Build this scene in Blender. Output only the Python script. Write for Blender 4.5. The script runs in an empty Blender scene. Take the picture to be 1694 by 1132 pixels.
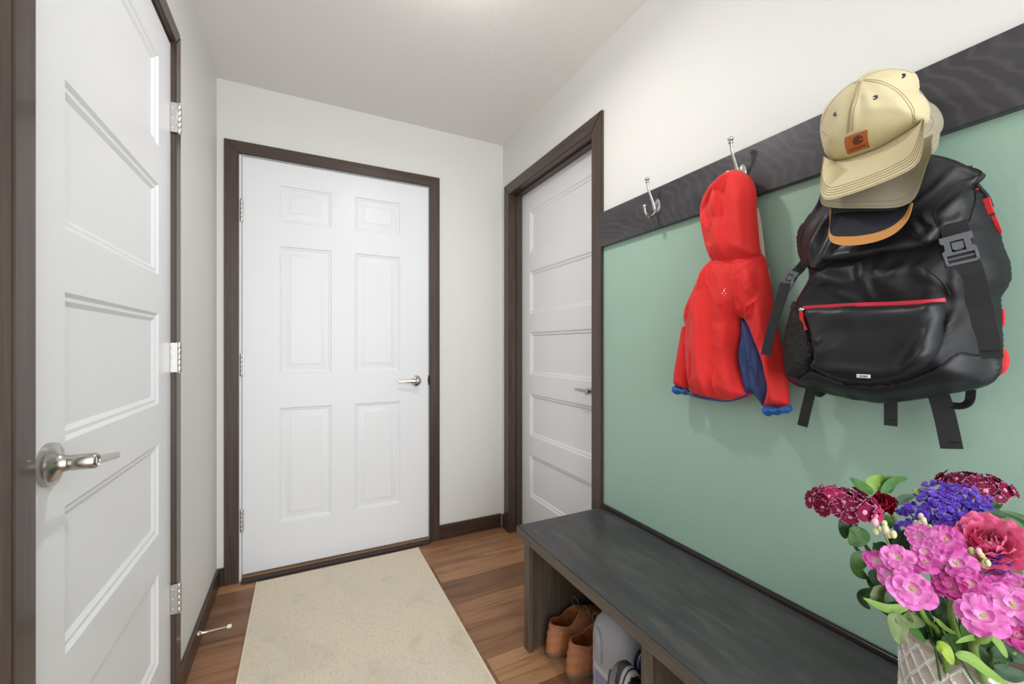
import bpy, bmesh, math, random
import numpy as np
from mathutils import Vector, Matrix, noise
from mathutils.geometry import delaunay_2d_cdt
from mathutils.bvhtree import BVHTree

C = bpy.context.scene
PI = math.pi
R = math.radians
random.seed(7)

# ------------------------------------------------------------------ camera
CAM_H, F_PX, YAW, Y0 = 1.1285, 690.8, .4641, 573.9
cd = bpy.data.cameras.new('camera')
cam = bpy.data.objects.new('camera', cd)
C.collection.objects.link(cam)
cam.location = (0, 0, CAM_H)
cam.rotation_euler = (R(90), 0, -YAW)
cd.sensor_width = 36
cd.lens = 36 * F_PX / 1694
cd.shift_y = (Y0 - 566) / 1694
cd.clip_start = .02
C.camera = cam

# ------------------------------------------------------------------ world, lamps, exposure
w = bpy.data.worlds.new('world')
C.world = w
w.use_nodes = True
bg = w.node_tree.nodes['Background']
bg.inputs[0].default_value = (.93, .96, 1, 1)
bg.inputs[1].default_value = 1.6

def area(name, loc, rot, sx, sy, power, col):
    l = bpy.data.lights.new(name, 'AREA')
    l.shape = 'RECTANGLE'; l.size = sx; l.size_y = sy; l.energy = power; l.color = col
    o = bpy.data.objects.new(name, l); C.collection.objects.link(o)
    o.location = loc; o.rotation_euler = rot
    return o

def point(name, loc, rad, power, col):
    l = bpy.data.lights.new(name, 'POINT')
    l.shadow_soft_size = rad; l.energy = power; l.color = col
    o = bpy.data.objects.new(name, l); C.collection.objects.link(o)
    o.location = loc
    return o
point('hall_lamp_bulb', (.42, 1.2, 2.24), .035, 2.6, (1, .97, .94))
down = area('hall_lamp_downlight', (.42, 1.2, 2.27), (0, 0, 0), .10, .10, 6.2, (1, .975, .95))
down.data.shape = 'DISK'
area('rear_room_daylight', (.38, -1.9, 1.15), (R(90), 0, 0), 1.46, 2.2, 42, (.94, .975, 1))
area('rear_bounce_fill', (.2, -1.15, 2.36), (0, 0, 0), .7, .7, 10, (.97, .985, 1))  # added soft fill behind the camera, imitating flash bounced off the ceiling
C.view_settings.view_transform = 'Standard'
C.view_settings.look = 'None'
C.view_settings.gamma = 1
C.view_settings.exposure = .1
try:
    C.view_settings.use_curve_mapping = False
except Exception:
    pass
C.cycles.max_bounces = 10
C.cycles.diffuse_bounces = 6
C.cycles.use_denoising = True

# ------------------------------------------------------------------ room constants (metres)
XL, XR, YF, HC = -.3626, 1.1256, 2.378, 2.394
YB = -1.6

# ------------------------------------------------------------------ helpers
def S(r, g, b):
    f = lambda c: (c / 255 / 12.92) if c / 255 <= .04045 else ((c / 255 + .055) / 1.055) ** 2.4
    return (f(r), f(g), f(b), 1)

def mat(name, col, rough=.5, metal=0, bump=None, mix=None, coat=0, trans=0, ior=1.45, spec=None, sheen=0, alpha=None, sss=0):
    """bump=(scale xyz, strength, detail); mix=[(colour, scale xyz, lo, hi, factor), ...]"""
    m = bpy.data.materials.new(name); m.use_nodes = True
    nt = m.node_tree; n = nt.nodes; L = nt.links
    b = n['Principled BSDF']
    b.inputs['Base Color'].default_value = col
    b.inputs['Roughness'].default_value = rough
    b.inputs['Metallic'].default_value = metal
    b.inputs['Coat Weight'].default_value = coat
    b.inputs['Transmission Weight'].default_value = trans
    b.inputs['IOR'].default_value = ior
    b.inputs['Sheen Weight'].default_value = sheen
    if sss:
        b.inputs['Subsurface Weight'].default_value = sss
        b.inputs['Subsurface Radius'].default_value = (.01, .006, .004)
        b.inputs['Subsurface Scale'].default_value = .5
    if spec is not None: b.inputs['Specular IOR Level'].default_value = spec
    if alpha is not None: b.inputs['Alpha'].default_value = alpha
    tc = n.new('ShaderNodeTexCoord')
    def noi(scale, detail=4, rough_=.55, dist=0):
        mp = n.new('ShaderNodeMapping'); mp.inputs['Scale'].default_value = scale
        L.new(tc.outputs['Object'], mp.inputs[0])
        t = n.new('ShaderNodeTexNoise'); t.inputs['Scale'].default_value = 1
        t.inputs['Detail'].default_value = detail; t.inputs['Roughness'].default_value = rough_
        t.inputs['Distortion'].default_value = dist
        L.new(mp.outputs[0], t.inputs[0]); return t
    prev = None
    for (c2, sc, lo, hi, fac) in (mix or []):
        t = noi(sc, 5, .6, .4)
        mr = n.new('ShaderNodeMapRange'); mr.inputs[1].default_value = lo; mr.inputs[2].default_value = hi
        mr.inputs[4].default_value = fac
        L.new(t.outputs[0], mr.inputs[0])
        mx = n.new('ShaderNodeMix'); mx.data_type = 'RGBA'
        if prev is None: mx.inputs[6].default_value = col
        else: L.new(prev, mx.inputs[6])
        mx.inputs[7].default_value = c2
        L.new(mr.outputs[0], mx.inputs[0]); prev = mx.outputs[2]
    if prev is not None: L.new(prev, b.inputs['Base Color'])
    if bump:
        t = noi(bump[0], bump[2] if len(bump) > 2 else 3)
        bp = n.new('ShaderNodeBump'); bp.inputs['Strength'].default_value = bump[1]
        bp.inputs['Distance'].default_value = bump[3] if len(bump) > 3 else .002
        L.new(t.outputs[0], bp.inputs['Height']); L.new(bp.outputs[0], b.inputs['Normal'])
    return m

M = {}
M['wall'] = mat('wall_paint', S(222, 221, 218), .6, bump=((70, 70, 70), .12, 3, .002))
M['ceiling'] = mat('ceiling_paint', S(230, 227, 224), .8, bump=((60, 60, 60), .25, 4, .003))
M['green'] = mat('green_paint', S(156, 186, 170), .42, bump=((90, 75, 75), .22, 4, .002))
M['white'] = mat('door_paint', S(230, 231, 234), .36, bump=((25, 25, 6), .04, 3, .002))
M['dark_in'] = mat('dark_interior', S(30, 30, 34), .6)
def wood(name, c, c2, c3, sc, rough=.35, bump=.12, coat=.15):
    return mat(name, c, rough, mix=[(c2, sc, .4, .62, .8), (c3, tuple(s * 3.1 for s in sc), .5, .72, .6)],
               bump=(tuple(s * 2.2 for s in sc), bump, 5, .0015), coat=coat)
cb, cb2, cb3 = S(74, 59, 53), S(60, 47, 42), S(88, 71, 63)
M['casing_v'] = wood('stained_wood_vertical', cb, cb2, cb3, (34, 34, 1.6))
M['casing_x'] = wood('stained_wood_crosswise', cb, cb2, cb3, (1.6, 34, 34))
M['casing_y'] = wood('stained_wood_lengthwise', cb, cb2, cb3, (34, 1.6, 34))
M['base'] = wood('baseboard_wood_lengthwise', S(68, 50, 42), S(54, 40, 33), S(82, 62, 52), (34, 1.6, 34))
M['base_x'] = wood('baseboard_wood_crosswise', S(68, 50, 42), S(54, 40, 33), S(82, 62, 52), (1.6, 34, 34))
M['bench'] = wood('bench_stain', S(71, 70, 71), S(55, 55, 57), S(92, 90, 89), (13, 2.6, 13), .42, .12, .1)
M['bench_v'] = wood('bench_stain_upright', S(92, 80, 70), S(72, 63, 56), S(112, 98, 85), (30, 30, 2.0), .42, .1, .1)
M['bench_edge'] = wood('bench_edge_stain', S(88, 79, 71), S(70, 63, 57), S(110, 98, 87), (26, 2.5, 26), .4, .1, .1)
M['steel'] = mat('satin_nickel', S(190, 186, 180), .26, 1, bump=((40, 40, 400), .04, 2, .001))
M['chrome'] = mat('polished_nickel', S(205, 202, 198), .12, 1)
M['hinge'] = mat('hinge_nickel', S(205, 203, 200), .34, 1)
M['white_plastic'] = mat('white_rubber', S(235, 235, 235), .5)
M['black_metal'] = mat('dark_strike', S(40, 36, 34), .4, .8)
M['brass'] = mat('threshold_oak', S(150, 118, 88), .45, mix=[(S(110, 84, 62), (2, 40, 40), .4, .6, .7)])

def rings_material():
    """rail: dark stained board whose face shows curved growth rings"""
    m = mat('rail_stain', S(66, 64, 67), .38, coat=.12)
    nt = m.node_tree; n = nt.nodes; L = nt.links; b = n['Principled BSDF']
    tc = n.new('ShaderNodeTexCoord')
    mp = n.new('ShaderNodeMapping'); mp.inputs['Location'].default_value = (0, -1.46, -1.575)
    mp.inputs['Scale'].default_value = (1, 1, 1)
    L.new(tc.outputs['Object'], mp.inputs[0])
    mp2 = n.new('ShaderNodeMapping'); mp2.inputs['Scale'].default_value = (1, .62, 1.5)
    L.new(mp.outputs[0], mp2.inputs[0])
    nz = n.new('ShaderNodeTexNoise'); nz.inputs['Scale'].default_value = 7; nz.inputs['Detail'].default_value = 2
    L.new(mp2.outputs[0], nz.inputs[0])
    va = n.new('ShaderNodeMix'); va.data_type = 'VECTOR'; va.inputs[0].default_value = .10
    L.new(mp2.outputs[0], va.inputs[4]); L.new(nz.outputs[1], va.inputs[5])
    wv = n.new('ShaderNodeTexWave'); wv.wave_type = 'RINGS'; wv.rings_direction = 'X'
    wv.inputs['Scale'].default_value = 16; wv.inputs['Distortion'].default_value = .8
    wv.inputs['Detail'].default_value = 2; wv.inputs['Detail Scale'].default_value = 1.5
    L.new(va.outputs[1], wv.inputs[0])
    n2 = n.new('ShaderNodeTexNoise'); n2.inputs['Scale'].default_value = 9; n2.inputs['Detail'].default_value = 5
    L.new(mp2.outputs[0], n2.inputs[0])
    m1 = n.new('ShaderNodeMix'); m1.data_type = 'RGBA'
    m1.inputs[6].default_value = S(56, 54, 58); m1.inputs[7].default_value = S(96, 94, 99)
    mr = n.new('ShaderNodeMapRange'); mr.inputs[1].default_value = .55; mr.inputs[2].default_value = 1; mr.inputs[4].default_value = .26
    L.new(wv.outputs[1], mr.inputs[0]); L.new(mr.outputs[0], m1.inputs[0])
    m2 = n.new('ShaderNodeMix'); m2.data_type = 'RGBA'; m2.inputs[7].default_value = S(82, 80, 84)
    mr2 = n.new('ShaderNodeMapRange'); mr2.inputs[1].default_value = .48; mr2.inputs[2].default_value = .75; mr2.inputs[4].default_value = .6
    L.new(n2.outputs[0], mr2.inputs[0]); L.new(mr2.outputs[0], m2.inputs[0])
    L.new(m1.outputs[2], m2.inputs[6]); L.new(m2.outputs[2], b.inputs['Base Color'])
    return m
M['rail'] = rings_material()

def floor_material():
    m = bpy.data.materials.new('plank_floor'); m.use_nodes = True
    nt = m.node_tree; n = nt.nodes; L = nt.links; b = n['Principled BSDF']
    tc = n.new('ShaderNodeTexCoord')
    mp = n.new('ShaderNodeMapping'); mp.inputs['Location'].default_value = (.63, .05, 0)
    L.new(tc.outputs['Object'], mp.inputs[0])
    br = n.new('ShaderNodeTexBrick'); br.offset = .37; br.offset_frequency = 2
    br.inputs['Scale'].default_value = 1; br.inputs['Brick Width'].default_value = 1.22; br.inputs['Row Height'].default_value = .18
    br.inputs['Mortar Size'].default_value = .0012; br.inputs['Mortar Smooth'].default_value = .2; br.inputs['Bias'].default_value = 0
    br.inputs['Color1'].default_value = (0, 0, 0, 1); br.inputs['Color2'].default_value = (1, 1, 1, 1); br.inputs['Mortar'].default_value = (.5, .5, .5, 1)
    L.new(mp.outputs[0], br.inputs[0])
    cr = n.new('ShaderNodeValToRGB')
    e = cr.color_ramp.elements
    e[0].position = .0; e[0].color = S(112, 80, 58)
    e[1].position = 1; e[1].color = S(184, 138, 98)
    k = e.new(.5); k.color = S(152, 108, 76)
    L.new(br.outputs[0], cr.inputs[0])
    # grain runs along X; shifted per plank
    ad = n.new('ShaderNodeVectorMath'); ad.operation = 'MULTIPLY_ADD'
    ad.inputs[1].default_value = (7, 7, 7)
    L.new(br.outputs[0], ad.inputs[0]); L.new(tc.outputs['Object'], ad.inputs[2])
    def grain(sc, det, dist):
        g = n.new('ShaderNodeMapping'); g.inputs['Scale'].default_value = sc
        L.new(ad.outputs[0], g.inputs[0])
        t = n.new('ShaderNodeTexNoise'); t.inputs['Scale'].default_value = 1; t.inputs['Detail'].default_value = det
        t.inputs['Distortion'].default_value = dist; t.inputs['Roughness'].default_value = .6
        L.new(g.outputs[0], t.inputs[0]); return t
    prev = cr.outputs[0]
    for (sc, det, dist, col, lo, hi, f) in (((2.2, 26, 1), 6, .6, S(92, 62, 44), .47, .68, .65), ((.9, 7, 1), 3, 1.2, S(176, 132, 92), .5, .75, .55), ((5, 130, 1), 3, .2, S(62, 42, 30), .56, .74, .5)):
        t = grain(sc, det, dist)
        mr = n.new('ShaderNodeMapRange'); mr.inputs[1].default_value = lo; mr.inputs[2].default_value = hi; mr.inputs[4].default_value = f
        L.new(t.outputs[0], mr.inputs[0])
        mx = n.new('ShaderNodeMix'); mx.data_type = 'RGBA'; mx.inputs[7].default_value = col
        L.new(prev, mx.inputs[6]); L.new(mr.outputs[0], mx.inputs[0]); prev = mx.outputs[2]
    mx = n.new('ShaderNodeMix'); mx.data_type = 'RGBA'; mx.inputs[7].default_value = S(52, 36, 27)
    ml = n.new('ShaderNodeMath'); ml.operation = 'MULTIPLY'; ml.inputs[1].default_value = .7
    L.new(br.outputs['Fac'], ml.inputs[0]); L.new(ml.outputs[0], mx.inputs[0]); L.new(prev, mx.inputs[6])
    L.new(mx.outputs[2], b.inputs['Base Color'])
    b.inputs['Roughness'].default_value = .42
    t = grain((4, 90, 1), 4, .2)
    bp = n.new('ShaderNodeBump'); bp.inputs['Strength'].default_value = .12; bp.inputs['Distance'].default_value = .002
    L.new(t.outputs[0], bp.inputs['Height']); L.new(bp.outputs[0], b.inputs['Normal'])
    return m
M['floor'] = floor_material()

# ---- mesh building
ORIGIN = {}
def obj(name, bm, m, parent=None, smooth=35, normals=True):
    """link a bmesh given in world coordinates as one object under its thing"""
    if normals: bmesh.ops.recalc_face_normals(bm, faces=bm.faces)
    off = ORIGIN.get(parent.name, Vector()) if parent else Vector()
    if off.length: bmesh.ops.translate(bm, verts=bm.verts, vec=-off)
    me = bpy.data.meshes.new(name)
    bm.to_mesh(me); bm.free()
    for q in (m if isinstance(m, (list, tuple)) else [m]): me.materials.append(q)
    if smooth:
        for p in me.polygons: p.use_smooth = True
        me.set_sharp_from_angle(angle=R(smooth))
    o = bpy.data.objects.new(name, me); C.collection.objects.link(o)
    if parent:
        o.parent = parent
        ORIGIN[o.name] = off
    return o

def thing(name, label, cat, loc=(0, 0, 0), group=None, kind=None):
    o = bpy.data.objects.new(name, None); C.collection.objects.link(o)
    o.location = loc; o.empty_display_size = .05
    if kind: o['kind'] = kind
    if label: o['label'] = label
    if cat: o['category'] = cat
    if group: o['group'] = group
    ORIGIN[o.name] = Vector(loc)
    return o

def tag(o, label, cat, group=None):
    o['label'] = label; o['category'] = cat
    if group: o['group'] = group
    return o

def struct(name, bm, m, smooth=30, label=None):
    o = obj(name, bm, m, None, smooth); o['kind'] = 'structure'
    if label: o['label'] = label
    return o

def NB(): return bmesh.new()

def box(bm, x0, x1, y0, y1, z0, z1, bev=0, seg=2, mi=0):
    t = bmesh.new()
    bmesh.ops.create_cube(t, size=1)
    for v in t.verts:
        v.co = Vector((x0 + (v.co.x + .5) * (x1 - x0), y0 + (v.co.y + .5) * (y1 - y0), z0 + (v.co.z + .5) * (z1 - z0)))
    if bev: bmesh.ops.bevel(t, geom=list(t.edges), offset=bev, segments=seg, affect='EDGES')
    join(bm, t, mi)
    return bm

def join(bm, t, mi=0, mtx=None):
    if mtx is not None: bmesh.ops.transform(t, matrix=mtx, verts=t.verts)
    vs = {v: bm.verts.new(v.co) for v in t.verts}
    for f in t.faces:
        try:
            g = bm.faces.new([vs[v] for v in f.verts]); g.material_index = mi
        except ValueError: pass
    t.free()

def frame_of(d, up=None):
    d = Vector(d).normalized()
    up = Vector(up) if up is not None else (Vector((0, 0, 1)) if abs(d.z) < .9 else Vector((1, 0, 0)))
    x = up.cross(d)
    if x.length < 1e-6: x = Vector((1, 0, 0)).cross(d)
    x.normalize(); y = d.cross(x)
    return x, y, d

def lathe(bm, base, axis, prof, n=24, mi=0, sx=1, sy=1, up=None):
    """prof = [(distance along axis, radius)]"""
    x, y, d = frame_of(axis, up); base = Vector(base)
    rings = []
    for (h, r) in prof:
        if r < 1e-6: rings.append([bm.verts.new(base + d * h)])
        else: rings.append([bm.verts.new(base + d * h + x * (r * sx * math.cos(2 * PI * k / n)) + y * (r * sy * math.sin(2 * PI * k / n))) for k in range(n)])
    for a, b in zip(rings, rings[1:]):
        for k in range(n):
            if len(a) == 1 and len(b) == 1: continue
            if len(a) == 1: f = [a[0], b[k], b[(k + 1) % n]]
            elif len(b) == 1: f = [a[k], a[(k + 1) % n], b[0]]
            else: f = [a[k], a[(k + 1) % n], b[(k + 1) % n], b[k]]
            bm.faces.new(f).material_index = mi
    if len(rings[0]) > 1: bm.faces.new(rings[0][::-1]).material_index = mi
    if len(rings[-1]) > 1: bm.faces.new(rings[-1]).material_index = mi
    return bm

def catmull(P, n=6, closed=False):
    P = [Vector(p) for p in P]; out = []
    N = len(P)
    rng = range(N) if closed else range(N - 1)
    for i in rng:
        if closed: a, b, c, d = P[(i - 1) % N], P[i], P[(i + 1) % N], P[(i + 2) % N]
        else: a, b, c, d = P[max(i - 1, 0)], P[i], P[i + 1], P[min(i + 2, N - 1)]
        for k in range(n):
            t = k / n
            out.append(.5 * ((2 * b) + (c - a) * t + (2 * a - 5 * b + 4 * c - d) * t * t + (3 * b - a - 3 * c + d) * t ** 3))
    if not closed: out.append(P[-1].copy())
    return out

def tube(bm, pts, rad, n=8, sm=5, mi=0, flat=1, up=None, cap=True):
    """rad: number or list along pts"""
    pts = [Vector(p) for p in pts]
    m0 = len(pts)
    rr = rad if isinstance(rad, (list, tuple)) else [rad] * m0
    if sm > 1:
        P = catmull(pts, sm)
        rr = [rr[min(int(i / sm), m0 - 2)] * (1 - (i / sm - min(int(i / sm), m0 - 2))) + rr[min(int(i / sm), m0 - 2) + 1] * (i / sm - min(int(i / sm), m0 - 2)) for i in range(len(P))]
    else: P = pts
    x = None; rings = []
    for i, p in enumerate(P):
        d = (P[min(i + 1, len(P) - 1)] - P[max(i - 1, 0)])
        if d.length < 1e-9: d = Vector((0, 0, 1))
        d.normalize()
        if x is None: x = frame_of(d, up)[0]
        else:
            x = x - d * x.dot(d)
            if x.length < 1e-6: x = frame_of(d)[0]
            x.normalize()
        y = d.cross(x)
        rings.append([bm.verts.new(p + x * rr[i] * math.cos(2 * PI * k / n) + y * rr[i] * flat * math.sin(2 * PI * k / n)) for k in range(n)])
    for a, b in zip(rings, rings[1:]):
        for k in range(n): bm.faces.new([a[k], a[(k + 1) % n], b[(k + 1) % n], b[k]]).material_index = mi
    if cap:
        bm.faces.new(rings[0][::-1]).material_index = mi; bm.faces.new(rings[-1]).material_index = mi
    return bm

def ball(bm, c, r, mi=0, sx=1, sy=1, sz=1, seg=12):
    t = bmesh.new(); bmesh.ops.create_uvsphere(t, u_segments=seg, v_segments=max(6, seg * 2 // 3), radius=1)
    for v in t.verts: v.co = Vector((v.co.x * r * sx, v.co.y * r * sy, v.co.z * r * sz)) + Vector(c)
    join(bm, t, mi); return bm

# ---- survey: where a sight line of the photograph meets a plane of the hall
cs, sn = math.cos(YAW), math.sin(YAW)
def sight(u, v):
    a = (u - 847) / F_PX
    return Vector((sn + a * cs, cs - a * sn, -(v - Y0) / F_PX))
def onX(X, u, v):
    d = sight(u, v); return Vector((0, 0, CAM_H)) + d * (X / d.x)
def onZ(Z, u, v):
    d = sight(u, v); return Vector((0, 0, CAM_H)) + d * ((Z - CAM_H) / d.z)
def onD(k, u, v):
    return Vector((0, 0, CAM_H)) + sight(u, v) * k

# ================================================================== ROOM SHELL
# openings: left door, far door, right door
LD = (.846, 1.604, 2.05)      # y0, y1, top
FD = (-.268, .658, 2.056)     # x0, x1, top
RD = (1.458, 2.265, 2.056)
T = .115
bm = NB(); box(bm, XL - T, XR + .6, YB, YF + T, -.1, 0); struct('floor', bm, M['floor'], 0, 'brown wood plank floor')
bm = NB(); box(bm, XL - T, XR + T, YB, YF + T, HC, HC + .1); struct('ceiling', bm, M['ceiling'], 0)
bm = NB()
box(bm, XL - T, XL, YB, LD[0] - .018, 0, HC); box(bm, XL - T, XL, LD[1] + .018, YF + T, 0, HC); box(bm, XL - T, XL, LD[0] - .018, LD[1] + .018, LD[2] + .018, HC)
struct('wall_left', bm, M['wall'], 0)
bm = NB()
box(bm, XL, FD[0] - .018, YF, YF + T, 0, HC); box(bm, FD[1] + .018, XR, YF, YF + T, 0, HC); box(bm, FD[0] - .018, FD[1] + .018, YF, YF + T, FD[2] + .018, HC)
struct('wall_far', bm, M['wall'], 0)
bm = NB()
box(bm, XR, XR + T, YB, RD[0] - .018, 0, HC); box(bm, XR, XR + T, RD[1] + .018, YF + T, 0, HC); box(bm, XR, XR + T, RD[0] - .018, RD[1] + .018, RD[2] + .018, HC)
struct('wall_right', bm, M['wall'], 0)
GP = .0015
bm = NB(); box(bm, XR - GP, XR, YB, 1.3895, .44, 1.56); struct('wall_panel', bm, M['green'], 0, 'sage green painted field of the right wall')

# casings with mitred head
def casing(name, plane, s, lo, hi, top, wv, th, mats, label):
    """plane 'X' (wall normal along x at XL/XR) or 'Y'; s = +1/-1 outward direction of the face; one mesh per casing run"""
    root = thing(name, label, None, (0, 0, 0), kind='structure')
    def P(a, d, z):
        return Vector((PL + s * d, a, z)) if plane[0] == 'X' else Vector((a, PL + s * d, z))
    PL = {'XL': XL, 'XR': XR, 'YF': YF}[plane]
    def strip(q, m, nm):
        b = NB()
        f = [b.verts.new(P(a, th, z)) for a, z in q]; k = [b.verts.new(P(a, 0, z)) for a, z in q]
        b.faces.new(f); b.faces.new(k[::-1])
        for i in range(4): b.faces.new([f[i], k[i], k[(i + 1) % 4], f[(i + 1) % 4]])
        bmesh.ops.bevel(b, geom=[e for e in b.edges if all(v in f for v in e.verts)], offset=.003, segments=2, affect='EDGES')
        obj(nm, b, m, root, 25)
    strip([(lo - wv, 0), (lo, 0), (lo, top), (lo - wv, top + wv)], mats[0], 'side_casing')
    strip([(hi, 0), (hi + wv, 0), (hi + wv, top + wv), (hi, top)], mats[0], 'side_casing')
    strip([(lo, top), (hi, top), (hi + wv, top + wv), (lo - wv, top + wv)], mats[1], 'head_casing')
    return root
casing('trim_1', 'XL', 1, LD[0] + .004, LD[1] - .007, LD[2] + .006, .053, .0176, (M['casing_v'], M['casing_y']), 'dark brown casing around the near left door')
casing('trim_2', 'YF', -1, FD[0] - .006, FD[1] - .004, FD[2] - .002, .059, .014, (M['casing_v'], M['casing_x']), 'dark brown casing around the six-panel door')
casing('trim_3', 'XR', -1, RD[0], RD[1], RD[2] - .006, .068, .014, (M['casing_v'], M['casing_y']), 'dark brown casing around the right hand door')

# jambs
def jamb(name, bmm, m, label): o = struct(name, bmm, m, 25, label); return o
bm = NB()
box(bm, XL - T, XL + .001, LD[0] - .018, LD[0], 0, LD[2]); box(bm, XL - T, XL + .001, LD[1], LD[1] + .018, 0, LD[2]); box(bm, XL - T, XL + .001, LD[0] - .018, LD[1] + .018, LD[2], LD[2] + .018)
jamb('trim_4', bm, M['casing_v'], 'dark jamb lining of the near left door')
bm = NB()
box(bm, FD[0] - .018, FD[0] + .004, YF - .001, YF + T, 0, FD[2]); box(bm, FD[1] - .004, FD[1] + .018, YF - .001, YF + T, 0, FD[2]); box(bm, FD[0] - .018, FD[1] + .018, YF - .001, YF + T, FD[2] - .004, FD[2] + .018)
jamb('trim_5', bm, M['white'], 'white jamb lining of the six-panel door')
bm = NB()
box(bm, XR - .001, XR + T, RD[0] - .018, RD[0], 0, RD[2]); box(bm, XR - .001, XR + T, RD[1], RD[1] + .018, 0, RD[2]); box(bm, XR - .001, XR + T, RD[0] - .018, RD[1] + .018, RD[2], RD[2] + .018)
for (a, b_) in ((RD[0], RD[0] + .011), (RD[1] - .011, RD[1])): box(bm, XR + .036, XR + .072, a, b_, 0, RD[2], .001, 1)
box(bm, XR + .036, XR + .072, RD[0], RD[1], RD[2] - .011, RD[2], .001, 1)
jamb('trim_6', bm, M['casing_v'], 'dark jamb lining and stop of the right hand door')

# baseboards
def baseb(name, b, m): struct(name, b, m, 25)
bm = NB(); box(bm, XL, XL + .012, LD[1] + .05, YF, 0, .084, .002, 1); baseb('baseboard_left', bm, M['base'])
bm = NB(); box(bm, XL, XL + .012, YB, LD[0] - .05, 0, .084, .002, 1); baseb('baseboard_left.001', bm, M['base'])
bm = NB(); box(bm, XL + .012, FD[0] - .066, YF - .012, YF, 0, .084, .002, 1); box(bm, FD[1] + .056, XR - .015, YF - .012, YF, 0, .084, .002, 1); baseb('baseboard_far', bm, M['base_x'])
bm = NB(); box(bm, XR - .012, XR, RD[1] + .069, YF - .0125, 0, .084, .002, 1); baseb('baseboard_right', bm, M['base'])

# threshold of the far door
th = thing('trim_7', 'door sill with oak strip below the six-panel door', None, (0, YF, 0), kind='structure')
bm = NB(); box(bm, FD[0] + .004, FD[1] - .004, YF - .038, YF + .11, 0, .014, .003, 2); obj('sill', bm, mat('sill_dark', S(62, 54, 52), .35), th)
bm = NB(); box(bm, FD[0] + .004, FD[1] - .004, YF - .006, YF + .03, .0135, .0225, .002, 2); obj('oak_strip', bm, M['brass'], th)

# ---- door leaves
def leaf(width, height, thick, panels, prof, bev=.0015):
    """local: x 0..w, z 0..h, face y=0 looking to -y. panels=(x0,x1,z0,z1); prof=[(inset, depth)]"""
    bm = NB()
    xs = sorted({0, width} | {p[0] for p in panels} | {p[1] for p in panels})
    zs = sorted({0, height} | {p[2] for p in panels} | {p[3] for p in panels})
    for sgn, y in ((1, 0), (-1, thick)):
        V = {}
        def v(x, z, dy=0):
            k = (round(x, 5), round(z, 5), round(dy, 5))
            if k not in V: V[k] = bm.verts.new((x, y + sgn * dy, z))
            return V[k]
        def face(f): bm.faces.new(f if sgn > 0 else f[::-1])
        for i in range(len(xs) - 1):
            for j in range(len(zs) - 1):
                cx, cz = (xs[i] + xs[i + 1]) / 2, (zs[j] + zs[j + 1]) / 2
                if any(p[0] < cx < p[1] and p[2] < cz < p[3] for p in panels): continue
                face([v(xs[i], zs[j]), v(xs[i + 1], zs[j]), v(xs[i + 1], zs[j + 1]), v(xs[i], zs[j + 1])])
        for (x0, x1, z0, z1) in panels:
            loop = [v(x0, z0), v(x1, z0), v(x1, z1), v(x0, z1)]
            # T-vertices along the edges are kept out by using the panel's own corners only
            for (ins, dep) in prof[1:]:
                nl = [v(x0 + ins, z0 + ins, dep), v(x1 - ins, z0 + ins, dep), v(x1 - ins, z1 - ins, dep), v(x0 + ins, z1 - ins, dep)]
                for k in range(4): face([loop[k], loop[(k + 1) % 4], nl[(k + 1) % 4], nl[k]])
                loop = nl
            face(loop)
    b2 = NB()
    t = .0004
    for q in (((0, 0), (0, height)), ((width, 0), (width, height)), ((0, 0), (width, 0)), ((0, height), (width, height))):
        (xa, za), (xb, zb) = q
        f = [(xa, 0, za), (xb, 0, zb), (xb, thick, zb), (xa, thick, za)]
        bm.faces.new([bm.verts.new(p) for p in f])
    b2.free()
    bmesh.ops.remove_doubles(bm, verts=bm.verts, dist=1e-5)
    return bm

SH = [(0, 0), (.007, .0055), (.014, .0055), (.0225, .0115)]
def five(w_, x0, x1, tops, hgt): return [(x0, x1, t - hgt, t) for t in tops]

def hinge(parent, c, axis_out, axis_side, h=.088, rr=.0055, wleaf=.016):
    """knuckle barrel with leaves; c = centre of the pin"""
    c = Vector(c); o_ = Vector(axis_out); sd = Vector(axis_side)
    bm = NB()
    for k in range(5):
        z0 = c.z - h / 2 + k * h / 5 + .0006; z1 = z0 + h / 5 - .0012
        lathe(bm, (c.x, c.y, z0), (0, 0, 1), [(0, rr * .9), (.0008, rr), (z1 - z0 - .0008, rr), (z1 - z0, rr * .9)], 12)
    lathe(bm, (c.x, c.y, c.z - h / 2 - .002), (0, 0, 1), [(0, rr * .5), (.0008, rr * .75), (h + .0034, rr * .75), (h + .0045, rr * .4)], 10)
    p0 = c - o_ * .0035
    for s_ in (1, -1):
        q = p0 + sd * s_ * wleaf
        lo = Vector((min(p0.x, q.x) - .0012, min(p0.y, q.y) - .0012, 0)); hi_ = Vector((max(p0.x, q.x) + .0012, max(p0.y, q.y) + .0012, 0))
        if s_ > 0: box(bm, lo.x, hi_.x, lo.y, hi_.y, c.z - h / 2, c.z + h / 2, .0006, 1)
    obj('hinge', bm, M['hinge'], parent, 40)

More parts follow.
